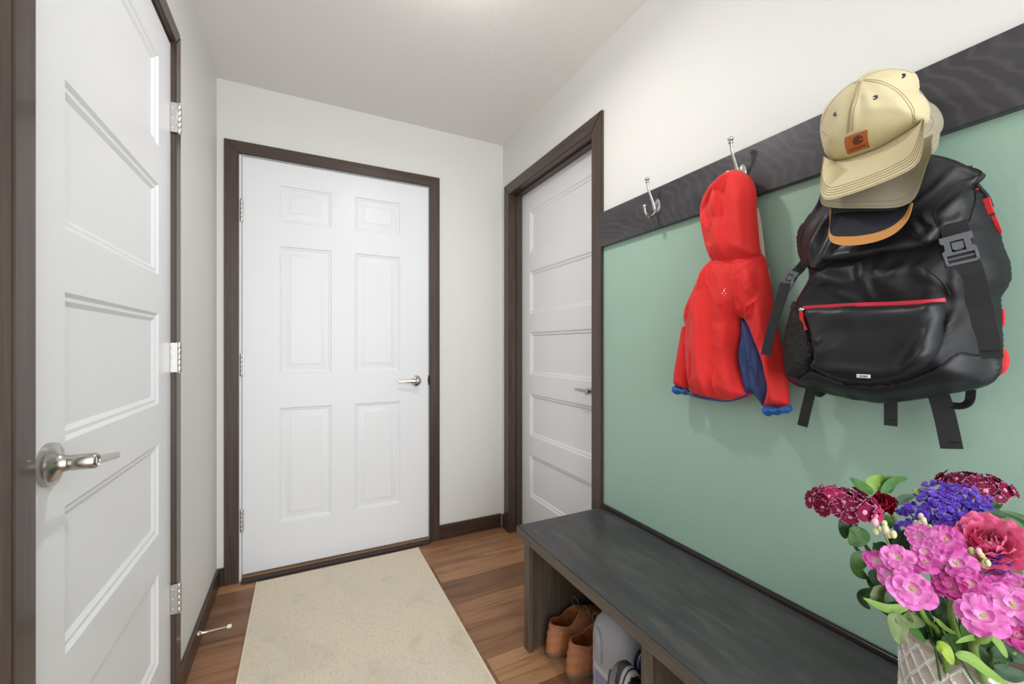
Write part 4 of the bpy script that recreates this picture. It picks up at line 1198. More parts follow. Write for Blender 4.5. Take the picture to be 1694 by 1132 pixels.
# navy cap with tan trimmed visor, lowest
c4 = thing('baseball_cap', 'navy cap with tan leather edging on its visor, lowest of the hanging caps', 'cap', (.98, .44, 1.45), 'caps hanging over the backpack')
E4 = ZC([(312, 880), (316, 960), (318, 1020), (330, 1055), (370, 1074), (440, 1080), (520, 1072), (600, 1052), (670, 1018), (720, 970), (748, 920), (762, 850)])
J4 = ZC([(320, 830), (380, 790), (480, 770), (600, 760), (700, 770), (750, 800)])
bmV4, GV4 = bill(J4, E4, 1.0, (.945, .93), .010, .0024, 34, 10, None, .012)
v4 = obj('visor', bmV4, M['navy'], c4, 60)
bm = NB(); n4 = len(GV4)
e1 = along(GV4, 1.0, .0005); e0 = along(GV4, .88, .0007)
def wd(i):
    s_ = i / (n4 - 1); return .25 + .75 * min(1, max(0, (s_ - .12) / .3)) * (1 if s_ < .9 else 1)
A = [bm.verts.new(p + (p - q) * .25) for p, q in zip(e1, e0)]; B = [bm.verts.new(p.lerp(q, wd(i)) - Vector((.0004, 0, 0))) for i, (p, q) in enumerate(zip(e1, e0))]
A2 = [bm.verts.new(v.co + Vector((.006, .001, .001))) for v in A]
for i in range(n4 - 1): bm.faces.new([A[i], A[i + 1], B[i + 1], B[i]]); bm.faces.new([A[i], A2[i], A2[i + 1], A[i + 1]])
o_ = obj('visor_trim', bm, M['orange'], v4, 60); o_['label'] = 'tan leather edging'
cr4 = [(330, 700), (420, 640), (560, 620), (700, 640), (760, 720), (750, 800), (700, 790), (600, 780), (480, 790), (380, 810), (320, 840)]
bmK4 = puff(outline(ZC(cr4), 1.0, 1.01, 3), 1.02, .03, .04, .02, .03, [], .008); obj('crown', bmK4, M['navy'], c4, 60)
# ================================================================== CUBBY: SHOES AND JUG
M['leather_b'] = mat('brown_leather', S(186, 124, 86), .5, mix=[(S(136, 86, 56), (22, 22, 22), .45, .65, .7), (S(190, 138, 100), (40, 40, 14), .5, .7, .5)], bump=((60, 60, 60), .3, 4, .002))
M['lining_b'] = mat('orange_leather_lining', S(150, 82, 34), .7, mix=[(S(96, 50, 24), (40, 40, 40), .45, .6, .7)])
M['sole_b'] = mat('tan_sole', S(128, 100, 78), .7)
M['lace_b'] = mat('brown_lace', S(150, 132, 118), .7)
M['navy_s'] = mat('navy_suede', S(28, 36, 78), .6)
M['rubber'] = mat('black_rubber', S(28, 28, 30), .55)
M['lace_w'] = mat('white_lace', S(225, 220, 212), .7)
M['grey_f'] = mat('grey_foam', S(104, 102, 106), .55)
M['grey_l'] = mat('pale_grey_foam', S(186, 182, 178), .6)
M['navy_l'] = mat('navy_stripe', S(32, 38, 66), .5)

def foot(t, L, W):
    """half-outline of a sole: t 0..1 round the foot, returns (x, y)"""
    a = 2 * PI * t; c, s_ = math.cos(a), math.sin(a)
    x = L / 2 - L / 2 * (abs(c) ** .9) * (1 if c > 0 else -1)
    u = x / L
    w_ = W / 2 * (.74 + .26 * min(1, max(0, (u - .3) / .35)) - .10 * math.exp(-((u - .42) / .14) ** 2)) * (1 if u < .7 else (1 - .12 * ((u - .7) / .3) ** 2))
    return x, w_ * (abs(s_) ** .72) * (1 if s_ > 0 else -1)

def shoe_meshes(L=.29, W=.110, H=.108, front=.132, mats=None, N=48, K=12):
    cx, rx, ry = .078, .062, .034
    def col(t):
        a = 2 * PI * t; return cx - rx * math.cos(a), ry * (abs(math.sin(a)) ** .9) * (1 if math.sin(a) > 0 else -1)
    up = NB(); rings = []
    for k in range(K + 1):
        s_ = k / K; ring = []
        for i in range(N):
            t = i / N; bx, by = foot(t, L * .985, W * .96); tx, ty = col(t); u = bx / L
            hz = H * (1 + .22 * max(0, (tx - .09) / .05)) - .012 * math.exp(-((tx - .075) / .03) ** 2)
            hf = s_ ** (1 + 1.3 * u)                       # toe box stays forward low down
            x = bx + (tx - bx) * hf; y = by + (ty - by) * (s_ ** (1.1 + .9 * u))
            z = .018 + (hz - .018) * (s_ ** (1 - .45 * u))
            bul = .004 * math.sin(PI * s_) * (1 - u)
            x -= bul * (1 if u < .2 else 0); y *= 1 + .07 * math.sin(PI * s_ * .9) * (1 - s_)
            cr_ = .0012 * math.sin(s_ * 22 + math.sin(t * 12) * 2) * (1 if u < .6 else .3)
            y += cr_ * (1 if y > 0 else -1); x -= cr_ * (1 if u < .25 else 0)
            ring.append(up.verts.new((x, y, z)))
        rings.append(ring)
    for A, B in zip(rings, rings[1:]):
        for i in range(N): up.faces.new([A[i], A[(i + 1) % N], B[(i + 1) % N], B[i]])
    top = [v.co.copy() for v in rings[-1]]
    ln = NB(); R0 = [ln.verts.new(p) for p in top]; prev = R0
    c0 = Vector((cx, 0, 0))
    for f_, dz in ((.93, .001), (.86, -.004), (.84, -.03), (.9, -.06), (.8, -.075), (0, -.076)):
        if f_ == 0:
            c_ = ln.verts.new((cx + .01, 0, .028)); [ln.faces.new([prev[i], prev[(i + 1) % N], c_]) for i in range(N)]; break
        r_ = [ln.verts.new((c0.x + (p.x - c0.x) * f_, p.y * f_, max(.03, p.z + dz))) for p in top]
        for i in range(N): ln.faces.new([prev[i], prev[(i + 1) % N], r_[(i + 1) % N], r_[i]])
        prev = r_
    so_ = NB(); O = [foot(i / N, L, W) for i in range(N)]
    lv = [(0, 1, -.001), (.002, 1.02, 0), (.012, 1.02, 0), (.014, 1.05, .001), (.018, 1.05, .001), (.020, 1.0, 0)]
    rr = []
    for z, k_, _ in lv: rr.append([so_.verts.new((L / 2 + (x - L / 2) * (1 + (k_ - 1) * .35), y * k_, z)) for x, y in O])
    for A, B in zip(rr, rr[1:]):
        for i in range(N): so_.faces.new([A[i], A[(i + 1) % N], B[(i + 1) % N], B[i]])
    so_.faces.new(rr[0][::-1]); so_.faces.new(rr[-1])
    tg_ = NB()    # tongue
    G = []
    for i in range(7):
        v_ = i / 6; row = []
        for j in range(7):
            w_ = (j / 6 - .5) * 2
            row.append(Vector((.185 - .058 * v_ + .004 * w_ * w_, w_ * (.014 + .010 * v_), .071 + .068 * v_ - .006 * w_ * w_)))
        G.append(row)
    A = [[tg_.verts.new(p + Vector((.0012, 0, .0012))) for p in r_] for r_ in G]; B = [[tg_.verts.new(p - Vector((.0012, 0, .0012))) for p in r_] for r_ in G]
    for i in range(6):
        for j in range(6): tg_.faces.new([A[i][j], A[i + 1][j], A[i + 1][j + 1], A[i][j + 1]]); tg_.faces.new([B[i][j], B[i][j + 1], B[i + 1][j + 1], B[i + 1][j]])
    for i in range(6):
        for a_, b_ in (((i, 0), (i + 1, 0)), ((i, 6), (i + 1, 6)), ((0, i), (0, i + 1)), ((6, i), (6, i + 1))):
            tg_.faces.new([A[a_[0]][a_[1]], A[b_[0]][b_[1]], B[b_[0]][b_[1]], B[a_[0]][a_[1]]])
    laces = []
    for k in range(4):
        x = .205 - k * .021; z = .066 + k * .014
        b_ = NB(); tube(b_, [(x + .004, -.024, z - .006), (x, -.012, z + .004), (x, 0, z + .006), (x, .012, z + .004), (x - .004, .024, z - .006)], .0018, 6, 4); laces.append(b_)
    for sg in (1, -1):
        b_ = NB(); tube(b_, [(.150, 0, .122), (.152, sg * .02, .150), (.150, sg * .044, .156), (.148, sg * .056, .136), (.152, sg * .040, .116), (.155, sg * .012, .118)], .0016, 6, 6); laces.append(b_)
        b_ = NB(); tube(b_, [(.150, 0, .122), (.160, sg * .018, .132), (.172, sg * .040, .118), (.178, sg * .052, .088)], .0016, 6, 6); laces.append(b_)
    return up, ln, so_, tg_, laces

def shoe(name, label, group, mt, mats, cat='shoe', L=.29, W=.110, H=.108):
    loc = mt.to_translation(); t = thing(name, label, cat, loc, group)
    up, ln, so_, tg_, laces = shoe_meshes(L, W, H)
    cb_ = NB(); n_c = [v.co.copy() for v in list(up.verts)[-48:]]
    tube(cb_, [p + Vector((0, 0, -.001)) for p in n_c + n_c[:1]], .0026, 7, 1)
    st_ = NB(); n_s = [v.co.copy() for v in list(up.verts)[-48 * 3:-48 * 2]]
    tube(st_, [Vector((p.x + (p.x - .078) * .012, p.y * 1.02, p.z)) for p in n_s + n_s[:1]], .0009, 6, 1)
    bm_list = [('upper', up, mats[0]), ('collar', cb_, mats[0]), ('stitching', st_, mats[3]), ('lining', ln, mats[1]), ('sole', so_, mats[2]), ('tongue', tg_, mats[0])] + [('lace', b_, mats[3]) for b_ in laces]
    for nm, b_, m in bm_list:
        bmesh.ops.transform(b_, matrix=mt, verts=b_.verts); obj(nm, b_, m, t, 60)
    return t
def place(x, y, z, heading, extra=None):
    m = Matrix.Translation((x, y, z)) @ Matrix.Rotation(heading, 4, 'Z')
    return m @ extra if extra is not None else m
bm_ = (M['leather_b'], M['lining_b'], M['sole_b'], M['lace_b'])
shoe('leather_shoe', 'brown leather lace-up shoe nearest the end of the bench', 'pair of brown leather shoes under the bench', place(.794, 1.301, 0, R(1)), bm_, H=.118)
shoe('leather_shoe', 'brown leather lace-up shoe beside the plastic jug', 'pair of brown leather shoes under the bench', place(.804, 1.187, 0, R(-1)), bm_, H=.118)

# translucent jug with liquid, moulded handle, cap and label
M['jug'] = mat('milky_plastic', S(222, 223, 232), .32, trans=.4, ior=1.2)
M['liquid'] = mat('pale_fluid', S(120, 122, 140), .35)
M['labelw'] = mat('paper_label', S(214, 214, 220), .5)
M['lab_red'] = mat('label_red', S(196, 58, 58), .5); M['lab_blue'] = mat('label_blue', S(84, 84, 134), .5); M['lab_lil'] = mat('label_lilac', S(160, 160, 200), .5)
JX, JY = .905, 1.018
jg = thing('plastic_jug', 'milky plastic jug of fluid with a paper label under the bench', 'jug', (JX, JY, 0))
def sq(a, rx, ry, p): c, s_ = math.cos(a), math.sin(a); return rx * abs(c) ** p * (1 if c > 0 else -1), ry * abs(s_) ** p * (1 if s_ > 0 else -1)
def jugbody(scale, zs, close=True):
    bm = NB(); rings = []
    for z, f in zs:
        rings.append([bm.verts.new((JX + sq(2 * PI * i / 48, .068 * scale * f, .104 * scale * f, .55)[0], JY + sq(2 * PI * i / 48, .068 * scale * f, .104 * scale * f, .55)[1], z)) for i in range(48)])
    for A, B in zip(rings, rings[1:]):
        for i in range(48): bm.faces.new([A[i], A[(i + 1) % 48], B[(i + 1) % 48], B[i]])
    bm.faces.new(rings[0][::-1]); bm.faces.new(rings[-1])
    return bm
bm = jugbody(1, [(.0005, .90), (.003, .96), (.010, 1), (.12, 1), (.19, 1), (.215, .97), (.24, .89), (.258, .76), (.272, .58), (.282, .36), (.288, .22), (.306, .20)])
obj('body', bm, M['jug'], jg, 50)
bm = jugbody(.972, [(.004, .92), (.012, 1), (.12, 1), (.168, 1)]); obj('liquid', bm, M['liquid'], jg, 50)
bm = NB(); lathe(bm, (JX, JY, .307), (0, 0, 1), [(0, .021), (.001, .0215), (.016, .0205), (.018, .018), (.018, 0)], 24); obj('cap', bm, M['lab_blue'], jg, 50)
bm = NB()
hx = JX - .0685
tube(bm, [(hx + .018, JY + .064, .224), (hx + .004, JY + .052, .224), (hx - .001, JY + .036, .214), (hx - .001, JY + .030, .19), (hx - .001, JY + .030, .16), (hx + .002, JY + .030, .135)], .0085, 10, 6, flat=.7)
obj('moulded_handle', bm, M['jug'], jg, 50)
# label on the front and round the far corner
lb = NB()
ang = [PI + a for a in np.linspace(-1.25, .25, 26)]
def lab_pt(a, z, lift): x, y = sq(a, .068 + lift, .104 + lift, .55); return Vector((JX + x, JY + y, z))
row0 = [lb.verts.new(lab_pt(a, .030, .0006)) for a in ang]; row1 = [lb.verts.new(lab_pt(a, .118, .0006)) for a in ang]
rb0 = [lb.verts.new(lab_pt(a, .030, .0001)) for a in ang]; rb1 = [lb.verts.new(lab_pt(a, .118, .0001)) for a in ang]
for i in range(25): lb.faces.new([row0[i], row0[i + 1], row1[i + 1], row1[i]]); lb.faces.new([row1[i], row1[i + 1], rb1[i + 1], rb1[i]]); lb.faces.new([row0[i], rb0[i], rb0[i + 1], row0[i + 1]])
lbo = obj('label', lb, M['labelw'], jg, 50)
rnd = random.Random(3)
def lab_block(a0, a1, z0, z1, m, nm):
    b = NB(); A = [a0 + (a1 - a0) * i / 6 for i in range(7)]
    p = [b.verts.new(lab_pt(a, z0, .0010)) for a in A]; q = [b.verts.new(lab_pt(a, z1, .0010)) for a in A]
    for i in range(6): b.faces.new([p[i], p[i + 1], q[i + 1], q[i]])
    obj(nm, b, m, lbo, 50)
lab_block(PI - 1.1, PI - .62, .092, .112, M['lab_red'], 'red_print')
lab_block(PI - 1.1, PI - .5, .058, .086, M['lab_lil'], 'lilac_print')
lab_block(PI - .9, PI - .55, .040, .064, M['lab_blue'], 'blue_print')
lab_block(PI - .4, PI + .1, .050, .100, M['lab_lil'], 'lilac_print')

# grey clog stood on its toe, sole towards the divider
ck = thing('foam_clog', 'grey perforated foam clog with navy-striped pale sole, stood on its toe before the jug', 'shoe', (.785, .905, 0))
Lc, Wc = .262, .092
def stand(t_, lean, yaw_): return Matrix.Translation(t_) @ Matrix.Rotation(yaw_, 4, 'Z') @ Matrix.Rotation(lean, 4, 'Y')
# local shoe: x heel->toe, z up from sole; stand: toe down, sole facing -y
base = Matrix(((0, 1, 0, 0), (0, 0, 1, 0), (-1, 0, 0, Lc), (0, 0, 0, 1)))     # local x->-Z, local y->X, local z->+Y
mt = Matrix.Translation((.788, .862, .002)) @ Matrix.Rotation(R(-7), 4, 'Z') @ Matrix.Rotation(R(4), 4, 'X') @ base
N = 40
so_ = NB(); O = [foot(i / N, Lc, Wc) for i in range(N)]; rr = []
for z, k_ in ((0, .98), (.003, 1.0), (.010, 1.0), (.022, 1.02), (.026, 1.0)): rr.append([so_.verts.new((Lc / 2 + (x - Lc / 2) * k_, y * k_, z)) for x, y in O])
for A, B in zip(rr, rr[1:]):
    for i in range(N): so_.faces.new([A[i], A[(i + 1) % N], B[(i + 1) % N], B[i]])
so_.faces.new(rr[0][::-1]); so_.faces.new(rr[-1])
bmesh.ops.transform(so_, matrix=mt, verts=so_.verts); cso = obj('midsole', so_, M['grey_l'], ck, 50)
b = NB()
for z in (.012,):
    tube(b, [mt @ Vector((Lc / 2 + (x - Lc / 2) * 1.012, y * 1.012, z)) for x, y in O + O[:1]], .0022, 6, 1)
obj('stripe', b, M['navy_l'], cso, 50)
b = NB()
for i in range(13):
    x = .02 + i * .0185; w_ = max(.02, abs(foot((math.acos(max(-1, min(1, 1 - 2 * x / Lc))) / (2 * PI)), Lc, Wc)[1])) * .92
    t = NB(); box(t, x, x + .011, -w_, w_, -.006, .001, .001, 1); join(b, t, 0, mt)
t = NB(); box(t, .01, Lc - .01, -.012, .012, -.003, .001); join(b, t, 0, mt)
obj('tread', b, M['rubber'], ck, 40)
up = NB(); rings = []
K = 9
for k in range(K + 1):
    s_ = k / K; ring = []
    for i in range(N):
        x, y = foot(i / N, Lc * .97, Wc * .97); u = x / Lc; tx = Lc * .17 + (x - Lc * .5) * .24; ty = y * .5
        hz = .026 + .030 + .028 * max(0, min(1, (u - .25) / .4)) * (1 - .5 * max(0, (u - .8) / .2))
        ring.append(up.verts.new((x + (tx - x) * s_ ** 2.2, y + (ty - y) * s_ ** 2.0, .024 + (hz - .024) * math.sin(PI / 2 * s_))))
    rings.append(ring)
for A, B in zip(rings, rings[1:]):
    for i in range(N): up.faces.new([A[i], A[(i + 1) % N], B[(i + 1) % N], B[i]])
bmesh.ops.solidify(up, geom=up.faces[:], thickness=.003)
bmesh.ops.transform(up, matrix=mt, verts=up.verts)
tU = BVHTree.FromBMesh(up)
obj('upper', up, M['grey_f'], ck, 60)
for (x, y) in ((.15, -.018), (.17, -.006), (.15, .008), (.19, -.02), (.195, .004), (.215, -.01), (.175, .02)):
    o0 = mt @ Vector((x, y, .2)); dd = (mt.to_3x3() @ Vector((0, 0, -1))).normalized(); h_ = tU.ray_cast(o0, dd)
    if h_[0] is not None:
        b = NB(); lathe(b, h_[0] + dd * .001, -dd, [(0, .0032), (.0016, .0032), (.0018, 0)], 12); obj('vent_hole', b, M['rubber'], ck, 50)
b = NB(); P = [mt @ Vector(p) for p in ((.085, -.036, .040), (.055, -.034, .050), (.026, -.022, .054), (.018, 0, .055), (.026, .022, .054), (.055, .034, .050), (.085, .036, .040))]
ribbon(b, P, .017, .0016, mt.to_3x3() @ Vector((-1, 0, 0)), 5); obj('heel_strap', b, M['grey_f'], ck, 50)
# navy sneaker behind it, also on its toe
mt2 = Matrix.Translation((.835, .815, .012)) @ Matrix.Rotation(R(-14), 4, 'Z') @ Matrix(((0, 1, 0, 0), (0, 0, 1, 0), (-1, 0, 0, .285), (0, 0, 0, 1))) @ Matrix.Rotation(0, 4, 'X')
mt2 = Matrix.Translation((.852, .796, .012)) @ Matrix(((0, 1, 0, 0), (0, 0, 1, 0), (-1, 0, 0, .28), (0, 0, 0, 1)))
sn_ = shoe('sneaker', 'navy sneaker with white laces and black sole, squeezed against the cubby divider', None, mt2, (M['navy_s'], M['navy_l'], M['rubber'], M['lace_w']), L=.28, W=.088, H=.092)
b = NB(); lathe(b, mt2 @ Vector((.09, -.0425, .045)), mt2.to_3x3() @ Vector((0, -1, .15)), [(0, .013), (.002, .013), (.0025, 0)], 20); obj('round_patch', b, M['lace_w'], sn_, 40)

# ================================================================== VASE AND FLOWERS
VX, VY, VR, VZ = .977, .274, .089, .655
M['ceramic'] = mat('cream_glaze', S(196, 186, 175), .35, mix=[(S(170, 150, 134), (14, 14, 14), .5, .7, .5)], coat=.2)
M['ridge'] = mat('white_glaze_ridge', S(236, 234, 230), .3)
M['rim'] = mat('rim_glaze', S(186, 170, 156), .35)
M['water'] = mat('murky_water', S(40, 46, 34), .2)
vs = thing('flower_vase', 'cream ceramic vase with raised diamond pattern on the near end of the bench', 'vase', (VX, VY, BZ))
bm = NB(); nA, nZ = 288, 60; hgt = VZ - BZ - .012; n_d = 20
rings = []
def ridge_h(a, z):
    p = a * n_d / (2 * PI); q = z / .040
    A_ = (p + q) % 1; B_ = (p - q) % 1
    da, db = min(A_, 1 - A_), min(B_, 1 - B_)
    d_ = min(da, db)
    return max(0, 1 - d_ / .11) * .0022 + min(d_, .5) * -.0035, d_
for j in range(nZ + 1):
    z = hgt * j / nZ; ring = []
    for i in range(nA):
        a = 2 * PI * i / nA; h_, _ = ridge_h(a, z); r_ = VR - .002 + h_ - (.004 * (1 - min(1, z / .012)))
        ring.append(bm.verts.new((VX + r_ * math.cos(a), VY + r_ * math.sin(a), BZ + .0005 + z)))
    rings.append(ring)
for j in range(nZ):
    for i in range(nA):
        f = bm.faces.new([rings[j][i], rings[j][(i + 1) % nA], rings[j + 1][(i + 1) % nA], rings[j + 1][i]])
        f.material_index = 1 if ridge_h(2 * PI * (i + .5) / nA, hgt * (j + .5) / nZ)[1] < .085 else 0
prev = rings[-1]
for r_, z in ((VR - .001, VZ - .011), (VR, VZ - .003), (VR - .0025, VZ), (VR - .005, VZ), (VR - .0075, VZ - .004), (VR - .008, BZ + .03)):
    rg_ = [bm.verts.new((VX + r_ * math.cos(2 * PI * i / nA), VY + r_ * math.sin(2 * PI * i / nA), z)) for i in range(nA)]
    for i in range(nA): bm.faces.new([prev[i], prev[(i + 1) % nA], rg_[(i + 1) % nA], rg_[i]]).material_index = 2
    prev = rg_
bm.faces.new(prev).material_index = 2
bm.faces.new(rings[0][::-1])
obj('vessel', bm, [M['ceramic'], M['ridge'], M['rim']], vs, 30)
bm = NB(); lathe(bm, (VX, VY, VZ - .07), (0, 0, 1), [(0, VR - .009), (.004, VR - .009)], 48); obj('water', bm, M['water'], vs, 30)

def pmat(name, c, c2=None, rough=.6, sc=60, base=None):
    m = mat(name, c, rough, mix=[(c2, (sc, sc, sc), .45, .62, .7)] if c2 else None, sss=.1, spec=.25)
    if base:      # pigment pales towards the foot of the petal
        n = m.node_tree.nodes; L = m.node_tree.links; b = n['Principled BSDF']
        at = n.new('ShaderNodeAttribute'); at.attribute_name = 'pu'
        mr = n.new('ShaderNodeMapRange'); mr.inputs[1].default_value = .05; mr.inputs[2].default_value = .55; mr.inputs[3].default_value = .85; mr.inputs[4].default_value = 0
        mx = n.new('ShaderNodeMix'); mx.data_type = 'RGBA'; mx.inputs[7].default_value = base
        src = b.inputs['Base Color'].links[0].from_socket
        L.new(at.outputs['Fac'], mr.inputs[0]); L.new(mr.outputs[0], mx.inputs[0]); L.new(src, mx.inputs[6]); L.new(mx.outputs[2], b.inputs['Base Color'])
    return m
M['stock'] = pmat('pink_petal', S(204, 84, 168), S(220, 116, 188), base=S(240, 196, 222)); M['stock2'] = pmat('deep_pink_petal', S(196, 62, 146), S(212, 88, 164), base=S(226, 150, 190))
M['stockl'] = pmat('pale_pink_petal', S(216, 112, 186), S(232, 150, 208), base=S(246, 214, 232))
M['rosep'] = pmat('coral_rose_petal', S(222, 96, 142), S(236, 134, 168), base=S(236, 130, 164)); M['rosed'] = pmat('crimson_petal', S(146, 14, 48), S(168, 30, 66))
M['maroon'] = pmat('maroon_petal', S(112, 14, 52), S(140, 26, 72)); M['pinkc'] = pmat('pale_pink_eye', S(232, 150, 176)); M['whitee'] = pmat('white_petal_edge', S(206, 150, 176))
M['magenta'] = pmat('magenta_petal', S(176, 34, 92), S(200, 70, 120))
M['statice'] = pmat('violet_bract', S(134, 98, 214), S(164, 130, 232)); M['statice2'] = pmat('deep_violet_bract', S(104, 68, 190), S(130, 94, 210))
M['yel'] = mat('yellow_green_eye', S(178, 190, 96), .6); M['bud'] = pmat('pale_bud', S(206, 214, 160), S(184, 200, 130)); M['budp'] = pmat('blush_bud', S(232, 186, 200))
M['stem'] = mat('green_stem', S(112, 146, 62), .5, mix=[(S(90, 126, 48), (40, 40, 10), .45, .6, .6)]); M['stemd'] = mat('dark_stem', S(66, 96, 44), .5)
def lmat(n_, a, b_): return mat(n_, a, .42, mix=[(b_, (30, 30, 30), .42, .62, .7)], bump=((80, 80, 80), .3, 3, .002), spec=.4, sss=.08)
M['leaf'] = lmat('green_leaf', S(66, 108, 48), S(50, 90, 40)); M['leafd'] = lmat('dark_leaf', S(40, 72, 38), S(30, 58, 32))
M['leafl'] = lmat('light_leaf', S(122, 156, 66), S(100, 138, 54)); M['leafo'] = lmat('olive_leaf', S(104, 122, 74), S(86, 106, 62)); M['leafy'] = lmat('yellow_green_leaf', S(150, 172, 56), S(126, 156, 50))

def petal(bm, o, d, n_, L, W, cup=.3, ruf=.0, mi=0, ph=0, tip=.6, nu=6, nv=6):
    """o base, d direction outward, n_ normal; cup bends the tip towards the normal"""
    d = Vector(d).normalized(); n_ = Vector(n_); n_ = (n_ - d * n_.dot(d)).normalized(); s_ = d.cross(n_)
    G = []; lay = bm.verts.layers.float.get('pu') or bm.verts.layers.float.new('pu')
    for i in range(nu + 1):
        u = i / nu; w_ = W * (math.sin(PI * min(1, u * .62 + .08)) ** .8 if u < .95 else math.sin(PI * .72) ** .8 * .92)
        row = []
        for j in range(nv + 1):
            v_ = j / nv * 2 - 1
            ll = L * u * (1 - .10 * v_ * v_ * u * tip * 2)
            rz = ruf * math.sin(v_ * 7 + ph + u * 2) * u * u
            row.append(bm.verts.new(o + d * (ll * math.cos(cup * u)) + s_ * (w_ * v_ / 1) + n_ * (ll * math.sin(cup * u) + rz + .12 * w_ * v_ * v_)))
            row[-1][lay] = u
        G.append(row)
    for i in range(nu):
        for j in range(nv): bm.faces.new([G[i][j], G[i + 1][j], G[i + 1][j + 1], G[i][j + 1]]).material_index = mi
rn = random.Random(11)
def disc_flower(bm, c, nrm, r, np_, cup, ruf, mi, w_=.62, rot=0, edge=None):
    x, y, n_ = frame_of(nrm)
    for k in range(np_):
        a = 2 * PI * k / np_ + rot + rn.uniform(-.12, .12); d = x * math.cos(a) + y * math.sin(a)
        petal(bm, c, d, n_, r * rn.uniform(.9, 1.08), r * w_ * rn.uniform(.9, 1.1), cup + rn.uniform(-.12, .12), ruf * r, mi, rn.uniform(0, 6))
def stock_floret(c, nrm, r, parent, deep=False):
    bm = NB(); c = Vector(c)
    disc_flower(bm, c, nrm, r, 5, .05, .10, 0, .50, rn.uniform(0, 1))
    disc_flower(bm, c + Vector(nrm).normalized() * .0015, nrm, r * .84, 4, .32, .14, 0, .44, rn.uniform(0, 1) + .6)
    if r > .017: disc_flower(bm, c + Vector(nrm).normalized() * .003, nrm, r * .5, 4, .8, .16, 0, .42, rn.uniform(0, 1) + .2)
    for q in range(5): ball(bm, c + Vector(nrm).normalized() * .0035 + Vector((rn.uniform(-1, 1), rn.uniform(-1, 1), rn.uniform(-1, 1))) * r * .07, r * .065, 1, 1, 1, 1, 6)
    return obj('floret', bm, [M['stock2'] if deep else (M['stock'] if rn.random() < .6 else M['stockl']), M['yel']], parent, 80, False)
def leaf_(parent, P, W, m='leaf', nrm=None, fold=.25, name='leaf', wavy=.0, bm=None):
    """blade along the polyline P (3 or more points)"""
    own = bm is None; bm = bm or NB()
    Q = catmull(P, 6); n = len(Q) - 1; nrm = Vector(nrm or (-.6, -.7, .5)); G = []
    for i, p in enumerate(Q):
        u = i / n; d = (Q[min(i + 1, n)] - Q[max(i - 1, 0)]).normalized(); s_ = d.cross(nrm).normalized(); m_ = s_.cross(d).normalized()
        w_ = W * (math.sin(PI * min(1, u ** .8)) ** .75 * .97 + .03) if u < 1 else .0006
        row = []
        for j in range(7):
            v_ = j / 3 - 1
            row.append(p + s_ * (w_ * v_) + m_ * (abs(v_) * w_ * fold + wavy * W * math.sin(u * 11 + v_ * 2) * abs(v_)))
        G.append((row, m_))
    A = [[bm.verts.new(p + m_ * .0003) for p in r_] for r_, m_ in G]; B = [[bm.verts.new(p - m_ * .0003) for p in r_] for r_, m_ in G]
    for i in range(n):
        for j in range(6): bm.faces.new([A[i][j], A[i + 1][j], A[i + 1][j + 1], A[i][j + 1]]); bm.faces.new([B[i][j], B[i][j + 1], B[i + 1][j + 1], B[i + 1][j]])
        bm.faces.new([A[i][0], B[i][0], B[i + 1][0], A[i + 1][0]]); bm.faces.new([A[i][6], A[i + 1][6], B[i + 1][6], B[i][6]])
    if own: return obj(name, bm, M[m], parent, 80, False)
def into(P):
    """stalks below the rim stay inside the vase"""
    o = []
    for p in P:
        p = Vector(p); lim = VR - .016 + max(0, p.z - VZ - .004) * 1.6
        d = Vector((p.x - VX, p.y - VY, 0))
        if d.length > lim: d = d * (lim / d.length); p = Vector((VX + d.x, VY + d.y, p.z))
        o.append(p)
    return o
def fz(x, y, k): return onD(k, 1320 + x / 3.043, 760 + y / 3.043)
ROOT = [0]
def foot_in_vase(a, r=.04): return Vector((VX + r * math.cos(a), VY + r * math.sin(a), BZ + .075))
CAMV = Vector((0, 0, CAM_H))
def face_cam(p, tilt=(0, 0, .35)): return ((CAMV - p).normalized() + Vector(tilt)).normalized()
FG = 'cut flowers standing in the vase'
# --- stock stems
def stock(label, fl_, foot_a, stem_pts, buds=(), r_=.0034, deep=()):
    foot_p = foot_in_vase(foot_a, .03)
    t = thing('stock_flower', label, 'flower', foot_p, FG)
    stem_pts = into(stem_pts); top = stem_pts[-1]
    rad = [r_] * (len(stem_pts) + 1)
    bm = NB(); tube(bm, [foot_p] + stem_pts, rad, 10, 6); obj('stem', bm, M['stem'], t, 60)
    for i, (x, y, r, k) in enumerate(fl_):
        c = fz(x, y, k); rr_ = r / 3.043 / F_PX * k * .93
        n_ = face_cam(c, (rn.uniform(-.35, .25), rn.uniform(-.3, .3), rn.uniform(-.1, .5)))
        stock_floret(c, n_, rr_, t, i in deep)
        # stalk of the floret
        b = NB(); near = min(catmull([foot_p] + stem_pts, 6), key=lambda q: (q - c).length + (.03 if q.z > c.z else 0)); tube(b, [near, near.lerp(c, .6) - n_ * .006, c - n_ * .001], .0013, 6, 4); obj('pedicel', b, M['stem'], t, 60)
    for (x, y, k, nb) in buds:
        c0 = fz(x, y, k)
        for q in range(nb):
            c = c0 + Vector((rn.uniform(-.012, .012), rn.uniform(-.012, .012), rn.uniform(-.009, .012)))
            b = NB(); ball(b, c, rn.uniform(.0035, .0055), 0, .85, .85, 1.25, 10); obj('bud', b, M['bud'] if q % 3 else M['budp'], t, 60)
        b = NB(); tube(b, [top, top.lerp(c0, .5), c0], .0016, 6, 4); obj('bud_stalk', b, M['stem'], t, 60)
    return t
stock('pink stock flower leaning furthest left, over the vase rim', [(500, 500, 82, .60), (395, 515, 60, .62), (570, 655, 105, .575), (465, 590, 62, .60), (530, 560, 70, .60)], 2.6,
      [fz(668, 940, .60), fz(640, 800, .595), fz(560, 640, .60), fz(500, 530, .61)], [(425, 350, .625, 9)])
